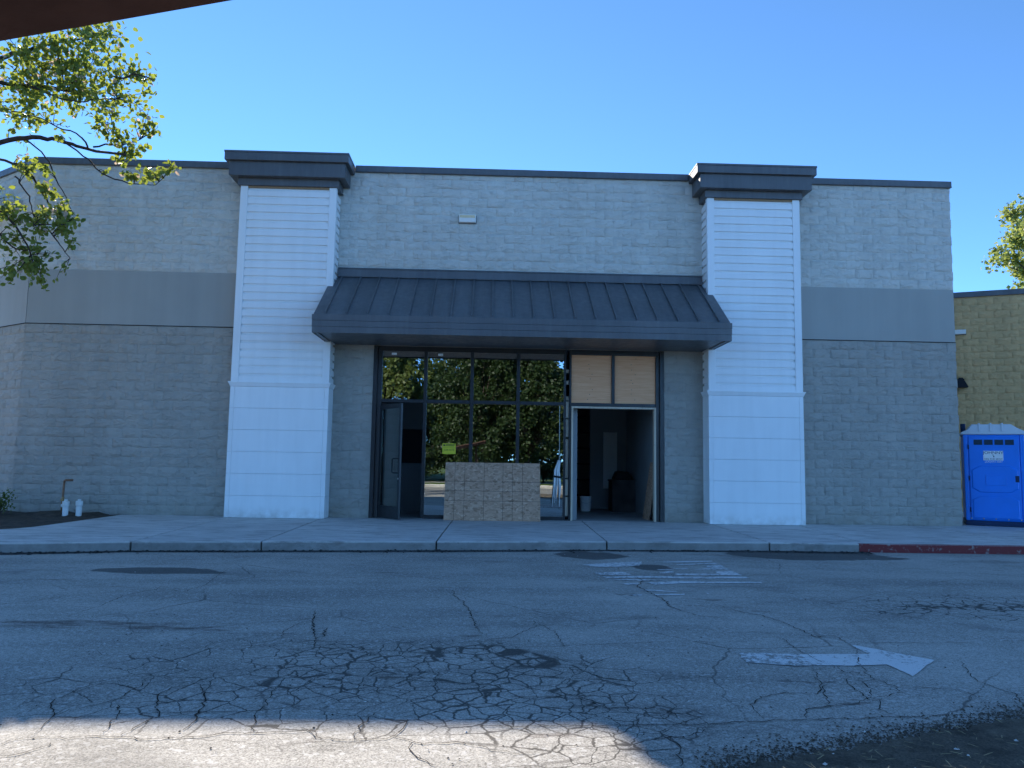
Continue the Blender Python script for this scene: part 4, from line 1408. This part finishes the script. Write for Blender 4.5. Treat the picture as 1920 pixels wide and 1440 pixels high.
MB().box(-.04, .04, -.04, .04, 0, A_.z - ZR + .01).build('post', M['visor_brown'], cn, bevel=.008)
MB().tube([(0, 0, 1.5), (0, .5, A_.z - ZR - .0)], .02, 8).build('brace', M['visor_brown'], cn)

# ------------------------------------------------------------------ trees
def leaf_mesh(name, pts, sizes, mat, parent, seed, shaped=True, droop=.3, mat2=None, p2=0.0):
    r = np.random.default_rng(seed)
    n = len(pts)
    P = np.asarray(pts, dtype=np.float64)
    S = np.asarray(sizes, dtype=np.float64)
    u = r.normal(size=(n, 3))
    u[:, 2] -= droop
    u /= np.linalg.norm(u, axis=1)[:, None]
    w = r.normal(size=(n, 3))
    w -= (w * u).sum(1)[:, None] * u
    w /= np.linalg.norm(w, axis=1)[:, None]
    nn = np.cross(u, w)
    if shaped:
        # heart-shaped blade folded along its midrib
        tmpl = [(0, 0, 0), (.28, .36, .10), (.66, .34, .10), (1.0, 0, .0), (.66, -.34, .10), (.28, -.36, .10)]
        faces = [(0, 3, 2, 1), (0, 5, 4, 3)]
    else:
        tmpl = [(0, 0, 0), (.5, .42, .12), (1.0, 0, 0), (.5, -.42, .12)]
        faces = [(0, 2, 1), (0, 3, 2)]
    k = len(tmpl)
    V = np.zeros((n, k, 3))
    for i, (a, b_, c) in enumerate(tmpl):
        V[:, i] = P + S[:, None] * (a * u + b_ * w + c * nn)
    fl = len(faces[0])
    F = np.array(faces)[None] + (np.arange(n) * k)[:, None, None]
    F = F.reshape(-1, fl)
    me = bpy.data.meshes.new(name)
    me.vertices.add(n * k)
    me.vertices.foreach_set('co', V.reshape(-1))
    me.loops.add(F.size)
    me.loops.foreach_set('vertex_index', F.reshape(-1).astype(np.int32))
    me.polygons.add(len(F))
    me.polygons.foreach_set('loop_start', (np.arange(len(F)) * fl).astype(np.int32))
    me.polygons.foreach_set('loop_total', np.full(len(F), fl, dtype=np.int32))
    me.materials.append(mat)
    if mat2 is not None:
        me.materials.append(mat2)
        mi = np.repeat((r.random(n) < p2).astype(np.int32), len(faces))
        me.polygons.foreach_set('material_index', mi)
    me.update(calc_edges=True)
    o = bpy.data.objects.new(name, me)
    col.objects.link(o)
    o.parent = parent
    return o


LIMBS={
 'l1':[(-9.44, -4.0, 6.17), (-8.94, -3.99, 6.49), (-8.37, -4.06, 6.57), (-8.01, -3.92, 6.59), (-7.57, -3.88, 6.48), (-6.58, -4.52, 6.14)],
 'l1b':[(-7.8, -4.0, 6.5), (-7.49, -3.92, 6.26), (-7.11, -4.12, 5.93), (-6.66, -4.19, 5.78), (-6.61, -3.52, 6.0), (-6.12, -4.04, 5.92)],
 'l1c':[(-7.48, -3.8, 6.54), (-6.98, -3.81, 6.6), (-6.73, -3.73, 6.72)],
 'l1d':[(-7.38, -4.15, 6.38), (-7.55, -4.12, 6.6), (-8.0, -3.97, 6.8), (-8.22, -4.13, 6.88), (-8.67, -3.92, 7.0), (-9.02, -3.94, 7.1)],
 'l1e':[(-6.88, -3.9, 6.38), (-6.99, -3.84, 6.64), (-7.14, -3.86, 6.91), (-7.13, -4.04, 7.11)],
 'l2':[(-9.49, -4.1, 7.53), (-9.04, -4.01, 7.97), (-8.55, -4.11, 8.07), (-8.26, -3.94, 8.32), (-8.06, -3.74, 8.46), (-7.46, -3.84, 8.58)],
 'l3':[(-9.54, -3.9, 7.63), (-9.07, -3.92, 7.58), (-8.63, -3.76, 7.61), (-7.97, -3.94, 7.49), (-7.81, -3.48, 7.68), (-7.51, -3.44, 7.83), (-6.56, -4.48, 7.52), (-6.23, -4.51, 7.42)],
 'l3b':[(-8.36, -4.2, 7.39), (-8.06, -4.09, 7.3), (-7.53, -4.23, 7.15), (-7.15, -4.11, 7.27), (-6.7, -4.39, 7.1)],
 'l4':[(-9.36, -4.0, 6.27), (-8.89, -4.03, 6.18), (-8.5, -4.07, 6.06), (-8.38, -3.94, 5.93), (-8.23, -3.92, 5.7), (-8.32, -3.52, 5.58), (-8.07, -3.74, 5.35), (-8.16, -3.28, 5.13), (-8.11, -3.32, 5.0)],
 'l4b':[(-8.62, -3.8, 6.64), (-8.3, -3.76, 6.35), (-7.98, -3.96, 5.9), (-8.01, -3.54, 5.67), (-7.96, -3.35, 5.48)],
 'l4c':[(-8.5, -4.2, 5.84), (-8.32, -4.18, 5.58), (-8.24, -4.1, 5.29), (-8.0, -4.41, 4.88)],
 'l5':[(-9.09, -4.05, 5.52), (-8.82, -4.03, 5.3), (-8.46, -4.15, 5.0), (-8.09, -4.36, 4.54), (-8.37, -3.71, 4.48), (-8.28, -3.46, 4.36)],
 'l5b':[(-8.68, -4.2, 4.84), (-8.45, -4.13, 4.64), (-8.16, -4.24, 4.57)],
 'l6':[(-8.37, -3.9, 5.31), (-8.06, -3.95, 5.02), (-7.94, -3.77, 4.8), (-7.8, -3.63, 4.61)],
}
CLUSTERS=[(-8.58, -4.32, 7.77, 0.4, 81),(-8.46, -3.92, 7.89, 0.36, 81),(-7.84, -4.32, 7.89, 0.37, 81),(-7.63, -3.85, 8.35, 0.32, 72),(-8.4, -4.12, 7.41, 0.37, 81),(-8.01, -3.73, 7.76, 0.37, 81),(-9.05, -3.66, 7.67, 0.36, 81),(-8.85, -4.0, 7.08, 0.25, 63),(-8.8, -3.65, 7.34, 0.22, 45),(-7.17, -4.13, 7.73, 0.3, 72),(-7.18, -4.3, 8.35, 0.23, 63),(-7.69, -3.93, 8.49, 0.23, 54),(-7.99, -4.33, 8.16, 0.27, 54),(-8.49, -4.21, 8.09, 0.22, 45),(-6.71, -4.06, 7.73, 0.2, 36),(-6.55, -3.92, 7.73, 0.12, 22),(-6.74, -4.24, 7.31, 0.2, 40),(-6.96, -4.32, 7.22, 0.23, 54),(-7.32, -3.74, 7.18, 0.16, 32),(-7.0, -4.13, 6.7, 0.16, 36),(-6.75, -3.68, 7.05, 0.18, 36),(-6.54, -3.72, 6.99, 0.11, 14),(-6.6, -4.09, 6.57, 0.15, 29),(-6.78, -4.03, 6.38, 0.11, 16),(-7.27, -3.99, 6.76, 0.12, 14),(-8.05, -3.9, 7.06, 0.14, 14),(-8.52, -3.93, 6.9, 0.14, 13),(-8.76, -3.96, 6.72, 0.12, 12),(-7.97, -3.92, 7.29, 0.22, 36),(-7.74, -3.69, 7.5, 0.25, 45),(-8.27, -4.0, 7.67, 0.36, 63),(-7.68, -4.05, 7.9, 0.32, 63),(-6.96, -3.85, 6.23, 0.1, 16),(-6.57, -4.18, 5.95, 0.12, 23),(-6.34, -4.14, 5.91, 0.1, 20),(-6.36, -3.67, 6.25, 0.11, 20),(-6.09, -3.98, 6.27, 0.07, 13),(-7.14, -3.97, 6.04, 0.05, 5),(-7.82, -4.34, 6.54, 0.09, 9),(-8.63, -4.06, 6.17, 0.09, 9),(-8.46, -3.94, 6.17, 0.12, 16),(-8.15, -4.34, 5.91, 0.09, 11),(-8.18, -3.92, 5.82, 0.12, 20),(-8.08, -3.91, 5.67, 0.11, 18),(-7.69, -4.31, 5.39, 0.11, 20),(-7.82, -3.91, 5.43, 0.08, 13),(-8.36, -4.02, 5.87, 0.06, 6),(-8.91, -3.88, 5.66, 0.11, 14),(-8.69, -4.1, 5.34, 0.12, 17),(-8.13, -3.86, 5.38, 0.08, 11),(-7.88, -3.83, 5.34, 0.11, 14),(-8.09, -4.33, 6.08, 0.09, 9),(-7.67, -4.31, 5.1, 0.15, 25),(-8.54, -3.88, 5.33, 0.1, 11),(-8.78, -3.68, 5.2, 0.18, 27),(-7.87, -4.17, 4.96, 0.14, 22),(-8.2, -4.03, 4.98, 0.16, 22),(-7.7, -3.94, 5.22, 0.11, 14),(-7.65, -4.13, 4.89, 0.12, 18),(-7.62, -4.1, 4.7, 0.08, 9),(-8.62, -4.13, 4.86, 0.2, 27),(-8.28, -4.09, 4.68, 0.16, 22),(-8.63, -3.93, 4.6, 0.2, 27),(-8.34, -4.14, 4.4, 0.18, 25),(-8.04, -4.09, 4.37, 0.12, 14),(-8.15, -3.81, 4.3, 0.11, 12),(-8.4, -4.33, 4.06, 0.13, 16),(-7.79, -3.95, 4.22, 0.07, 8),(-8.21, -3.84, 4.06, 0.07, 8),(-7.83, -4.13, 4.52, 0.08, 8),(-8.12, -4.19, 4.23, 0.11, 11),(-8.86, -3.79, 4.4, 0.14, 16),]
CLUSTERS=[(-8.58, -4.32, 7.77, 0.4, 81),(-8.46, -3.92, 7.89, 0.36, 81),(-7.84, -4.32, 7.89, 0.37, 81),(-7.63, -3.85, 8.35, 0.32, 72),(-8.4, -4.12, 7.41, 0.37, 81),(-8.01, -3.73, 7.76, 0.37, 81),(-9.05, -3.66, 7.67, 0.36, 81),(-8.85, -4.0, 7.08, 0.25, 63),(-8.8, -3.65, 7.34, 0.22, 45),(-7.17, -4.13, 7.73, 0.3, 72),(-7.18, -4.3, 8.35, 0.23, 63),(-7.69, -3.93, 8.49, 0.23, 54),(-7.99, -4.33, 8.16, 0.27, 54),(-8.49, -4.21, 8.09, 0.22, 45),(-6.71, -4.06, 7.73, 0.2, 36),(-6.55, -3.92, 7.73, 0.12, 22),(-6.74, -4.24, 7.31, 0.2, 40),(-6.96, -4.32, 7.22, 0.23, 54),(-7.32, -3.74, 7.18, 0.16, 32),(-7.0, -4.13, 6.7, 0.16, 36),(-6.75, -3.68, 7.05, 0.18, 36),(-6.54, -3.72, 6.99, 0.11, 14),(-6.6, -4.09, 6.57, 0.15, 29),(-6.78, -4.03, 6.38, 0.11, 16),(-7.27, -3.99, 6.76, 0.12, 14),(-8.05, -3.9, 7.06, 0.14, 14),(-8.52, -3.93, 6.9, 0.14, 13),(-8.76, -3.96, 6.72, 0.12, 12),(-7.97, -3.92, 7.29, 0.22, 36),(-7.74, -3.69, 7.5, 0.25, 45),(-8.27, -4.0, 7.67, 0.36, 63),(-7.68, -4.05, 7.9, 0.32, 63),(-6.96, -3.85, 6.23, 0.1, 16),(-6.57, -4.18, 5.95, 0.12, 23),(-6.34, -4.14, 5.91, 0.1, 20),(-6.36, -3.67, 6.25, 0.11, 20),(-6.09, -3.98, 6.27, 0.07, 13),(-7.14, -3.97, 6.04, 0.05, 5),(-7.82, -4.34, 6.54, 0.09, 9),(-8.63, -4.06, 6.17, 0.09, 9),(-8.46, -3.94, 6.17, 0.12, 16),(-8.15, -4.34, 5.91, 0.09, 11),(-8.18, -3.92, 5.82, 0.12, 20),(-8.08, -3.91, 5.67, 0.11, 18),(-7.69, -4.31, 5.39, 0.11, 20),(-7.82, -3.91, 5.43, 0.08, 13),(-8.36, -4.02, 5.87, 0.06, 6),(-8.91, -3.88, 5.66, 0.11, 14),(-8.69, -4.1, 5.34, 0.12, 17),(-8.13, -3.86, 5.38, 0.08, 11),(-7.88, -3.83, 5.34, 0.11, 14),(-8.09, -4.33, 6.08, 0.09, 9),(-7.67, -4.31, 5.1, 0.15, 25),(-8.54, -3.88, 5.33, 0.1, 11),(-8.78, -3.68, 5.2, 0.18, 27),(-7.87, -4.17, 4.96, 0.14, 22),(-8.2, -4.03, 4.98, 0.16, 22),(-7.7, -3.94, 5.22, 0.11, 14),(-7.65, -4.13, 4.89, 0.12, 18),(-7.62, -4.1, 4.7, 0.08, 9),(-8.62, -4.13, 4.86, 0.2, 27),(-8.28, -4.09, 4.68, 0.16, 22),(-8.63, -3.93, 4.6, 0.2, 27),(-8.34, -4.14, 4.4, 0.18, 25),(-8.04, -4.09, 4.37, 0.12, 14),(-8.15, -3.81, 4.3, 0.11, 12),(-8.4, -4.33, 4.06, 0.13, 16),(-7.79, -3.95, 4.22, 0.07, 8),(-8.21, -3.84, 4.06, 0.07, 8),(-7.83, -4.13, 4.52, 0.08, 8),(-8.12, -4.19, 4.23, 0.11, 11),(-8.86, -3.79, 4.4, 0.14, 16),]
tree = tag(empty('pear_tree'), 'leafy pear tree reaching into the frame at the upper left', 'tree')
r = random.Random(21)
tr = MB()
TB = (-11.1, -2.7)
tr.tube([(TB[0], TB[1], -.1), (TB[0] + .02, TB[1], .5), (TB[0] - .03, TB[1] - .05, 1.4), (TB[0] + .02, TB[1] - .15, 2.3)], [.2, .16, .145, .13], 12)
tr.tube([(TB[0] + .02, TB[1] - .15, 2.25), (-10.9, -3.1, 3.6), (-10.5, -3.6, 5.0), (-9.9, -3.9, 5.9), (-9.44, -4.0, 6.17)], [.12, .10, .085, .07, .055], 10)
tr.tube([(-10.55, -3.55, 4.8), (-10.3, -3.9, 6.2), (-9.9, -4.0, 7.1), (-9.5, -4.1, 7.55)], [.08, .07, .055, .045], 8)
tr.tube([(-10.8, -3.2, 3.9), (-10.0, -3.8, 4.9), (-9.5, -4.0, 5.7), (-9.09, -4.05, 5.52)], [.06, .05, .035, .025], 8)
tr.tube([(-9.5, -4.0, 5.72), (-9.36, -4.0, 6.27)], [.035, .03], 8)
tr.tube([(-10.3, -3.9, 6.2), (-10.6, -3.6, 8.0), (-10.4, -3.8, 9.5)], [.06, .045, .02], 8)
tr.tube([(-10.9, -3.1, 3.6), (-11.8, -2.6, 5.5), (-12.2, -2.4, 7.6)], [.09, .06, .02], 8)
tr.build('trunk', M['bark'], tree, smooth=True)
RAD = {'l1': (.05, .02), 'l2': (.045, .012), 'l3': (.04, .008), 'l4': (.026, .006), 'l5': (.025, .006)}
br = MB()
allp = []


def smooth_pts(p, n=4):
    out = []
    for i in range(len(p) - 1):
        p0, p1, p2, p3 = (Vector(p[max(i - 1, 0)]), Vector(p[i]), Vector(p[i + 1]), Vector(p[min(i + 2, len(p) - 1)]))
        for k in range(n):
            t = k / n
            out.append(.5 * ((2 * p1) + (-p0 + p2) * t + (2 * p0 - 5 * p1 + 4 * p2 - p3) * t * t + (-p0 + 3 * p1 - 3 * p2 + p3) * t ** 3))
    out.append(Vector(p[-1]))
    return out


for k, p in LIMBS.items():
    q = smooth_pts(p)
    a, b_ = RAD.get(k, (.016, .005))
    q = [v + Vector((r.gauss(0, .008), r.gauss(0, .02), r.gauss(0, .008))) for v in q]
    br.tube(q, [a + (b_ - a) * i / (len(q) - 1) for i in range(len(q))], 6)
    allp += q
# off-frame part of the crown
cl = list(CLUSTERS)
for _ in range(90):
    while True:
        p = Vector((r.gauss(0, 1), r.gauss(0, 1), r.gauss(0, 1))).normalized() * r.uniform(.5, 1)
        c = Vector((-11.0, -3.4, 7.0)) + Vector((p.x * 2.9, p.y * 2.8, p.z * 3.1))
        if (c.x + .35 - CAM.x) / (c.y - CAM.y) < -.70 and c.z > 3.2:
            break
    cl.append((c.x, c.y, c.z, r.uniform(.25, .42), 45))
pts, sz, tw = [], [], MB()
for x, y, z, rr_, n in cl:
    c = Vector((x, y, z))
    q = min(allp, key=lambda v: (v - c).length) if x > -9.6 else c + Vector((.4, .3, -.4))
    for s in range(2 + n // 14):
        e = c + Vector((r.gauss(0, 1), r.gauss(0, 1), r.gauss(0, 1))) * rr_ * .8
        mid = q.lerp(e, .5) + Vector((r.gauss(0, .03), r.gauss(0, .03), r.uniform(.0, .06)))
        if (e - q).length < 1.6:
            br.tube([q, q.lerp(mid, .5) + Vector((0, 0, .015)), mid, mid.lerp(e, .5) + Vector((0, 0, .01)), e], [.007, .006, .005, .004, .0025], 5, False)
        m = max(4, int(n * 2.05 / (2 + n // 14)))
        for _ in range(m):
            t = r.uniform(.45, 1.05)
            b0 = mid.lerp(e, max(0, t * 2 - 1)) if t > .5 else q.lerp(mid, t * 2)
            d = Vector((r.gauss(0, 1), r.gauss(0, 1), r.gauss(0, 1))) * rr_ * .40
            pts.append(b0 + d)
            sz.append(r.uniform(.065, .115))
br.build('branches', M['bark'], tree, smooth=True)
leaf_mesh('crown', [tuple(p) for p in pts], sz, M['leaf_pear'], tree, 5, True, .55, M['blossom'], .04)


def make_tree(name, label, base, height, rx, rz, n, size, mat, seed, trunk_r=.2, zc=.62, parent_group=None, clump=60, cat='tree'):
    t = empty(name, base)
    tag(t, label, cat, parent_group)
    r = random.Random(seed)
    z0 = height * zc
    mb = MB()
    fork = max(.8, z0 - rz * .8)
    mb.tube([(0, 0, -.2), (.03, .02, fork * .5), (0, 0, fork), (.1, 0, z0)], [trunk_r * 1.2, trunk_r, trunk_r * .85, trunk_r * .4], 8)
    cs = []
    for i in range(clump):
        v = Vector((r.gauss(0, 1), r.gauss(0, 1), r.gauss(0, 1))).normalized() * (r.uniform(.25, 1) ** .5)
        c = Vector((v.x * rx, v.y * rx, z0 + v.z * rz * (1 if v.z > 0 else .85)))
        cs.append((c, r.uniform(.12, .27) * rx))
        if i % 4 == 0:
            a = Vector((0, 0, fork + r.uniform(0, .3) * (z0 - fork)))
            mb.tube([a, a.lerp(c, .5) + Vector((0, 0, .2)), c], [trunk_r * .4, trunk_r * .22, trunk_r * .06], 6)
    mb.build('trunk', M['bark'], t, smooth=True)
    P, S = [], []
    for c, cr in cs:
        for _ in range(n // clump):
            d = Vector((r.gauss(0, 1), r.gauss(0, 1), r.gauss(0, 1))).normalized() * cr * r.uniform(.3, 1.05)
            P.append(tuple(c + d))
            S.append(size * r.uniform(.6, 1.4))
    leaf_mesh('crown', P, S, mat, t, seed, False, .3)
    return t


def copy_tree(src, name, label, base, rotz, sc, group=None):
    t = src.copy()
    col.objects.link(t)
    t.name = name
    t['label'] = label
    t.location, t.rotation_euler, t.scale = base, (0, 0, rotz), (sc, sc, sc)
    for ch in src.children:
        c = ch.copy()
        col.objects.link(c)
        c.parent = t
    return t


# tree beyond the roofline on the right
make_tree('broadleaf_tree', 'sunlit green tree crown at the right edge behind the tan building', (31.3, 25, -.2), 17.6, 3.2, 4.0, 12000, .22, M['leaf_fresh'], 31, .3, .78, None, 110)
# shrub in the planting bed at the left edge
sh_ = tag(empty('green_shrub', (-10.45, -.8, 0)), 'low green shrub at the left edge of the planting bed', 'shrub')
r = random.Random(77)
mb = MB()
P, S = [], []
for i in range(16):
    e = Vector((r.gauss(-.1, .22), r.gauss(0, .15), r.uniform(.15, .42)))
    mb.tube([(0, 0, -.05), tuple(e * .5 + Vector((0, 0, .03))), tuple(e)], [.008, .006, .003], 5)
    for _ in range(34):
        P.append(tuple(e + Vector((r.gauss(0, .07), r.gauss(0, .07), r.gauss(0, .06)))))
        S.append(r.uniform(.03, .06))
mb.build('stems', M['bark'], sh_)
leaf_mesh('foliage', P, S, M['leaf_mid'], sh_, 7, True, -.2)

# trees across the lawn behind the viewpoint: they show in the storefront glass
GT = 'trees across the lot mirrored in the storefront glass'
ta = make_tree('shade_tree', 'dark shade tree near the viewpoint mirrored in the right glass', (-1.15, -24.6, -.1), 8.8, 2.5, 4.0, 22000, .15, M['leaf_dark'], 41, .15, .52, GT, 200)
copy_tree(ta, 'shade_tree', 'second dark shade tree mirrored in the right glass', (1.55, -25.4, -.1), 2.0, 1.02, GT)
tb = make_tree('tall_tree', 'tall yellow-green tree mirrored in the left glass', (-8.2, -36, -.1), 12.5, 3.4, 6.0, 16000, .25, M['leaf_olive'], 43, .25, .50, GT, 150)
tc = make_tree('tall_tree', 'tall mid-green tree mirrored in the left glass', (-3.4, -40, -.1), 9.6, 3.2, 4.7, 16000, .25, M['leaf_mid'], 44, .25, .50, GT, 150)
spots = [(-13.5, -38, .95, 'tall tree mirrored beside the open door'), (2.2, -43, 1.0, 'tall tree mirrored behind the dark shade trees'),
         (7.0, -40, 1.05, 'tall tree right of the mirrored shade trees'), (-11, -46, 1.1, 'tall tree in the back row mirrored beside the open door'),
         (-5.8, -47, .74, 'tall tree in the back row mirrored in the left glass'), (-.5, -48, .9, 'tall tree in the back row mirrored in the middle glass')]
for i, (x, y, s, lb_) in enumerate(spots):
    copy_tree(ta if i == 99 else (tb if i % 2 else tc), 'tall_tree', lb_, (x, y, -.1), i * 1.3, s, GT)

GH = 'bushes across the lot mirrored in the storefront glass'
hb = make_tree('bush', 'dark bush mirrored low behind the shade trees', (-.8, -35, -.1), 3.4, 2.2, 1.6, 5000, .17, M['leaf_dark'], 51, .06, .5, GH, 60, 'bush')
for i, (x, y, s, lb_) in enumerate(((-5.2, -34.8, 1.0, 'dark bush mirrored low in the left glass'), (-9.6, -34.6, 1.1, 'dark bush mirrored low beside the open door'),
                                   (3.2, -35.2, 1.1, 'dark bush mirrored low in the right glass'), (7.0, -35, 1.2, 'dark bush at the right end of the mirrored row'))):
    copy_tree(hb, 'bush', lb_, (x, y, -.1), i * 1.7, s, GH)
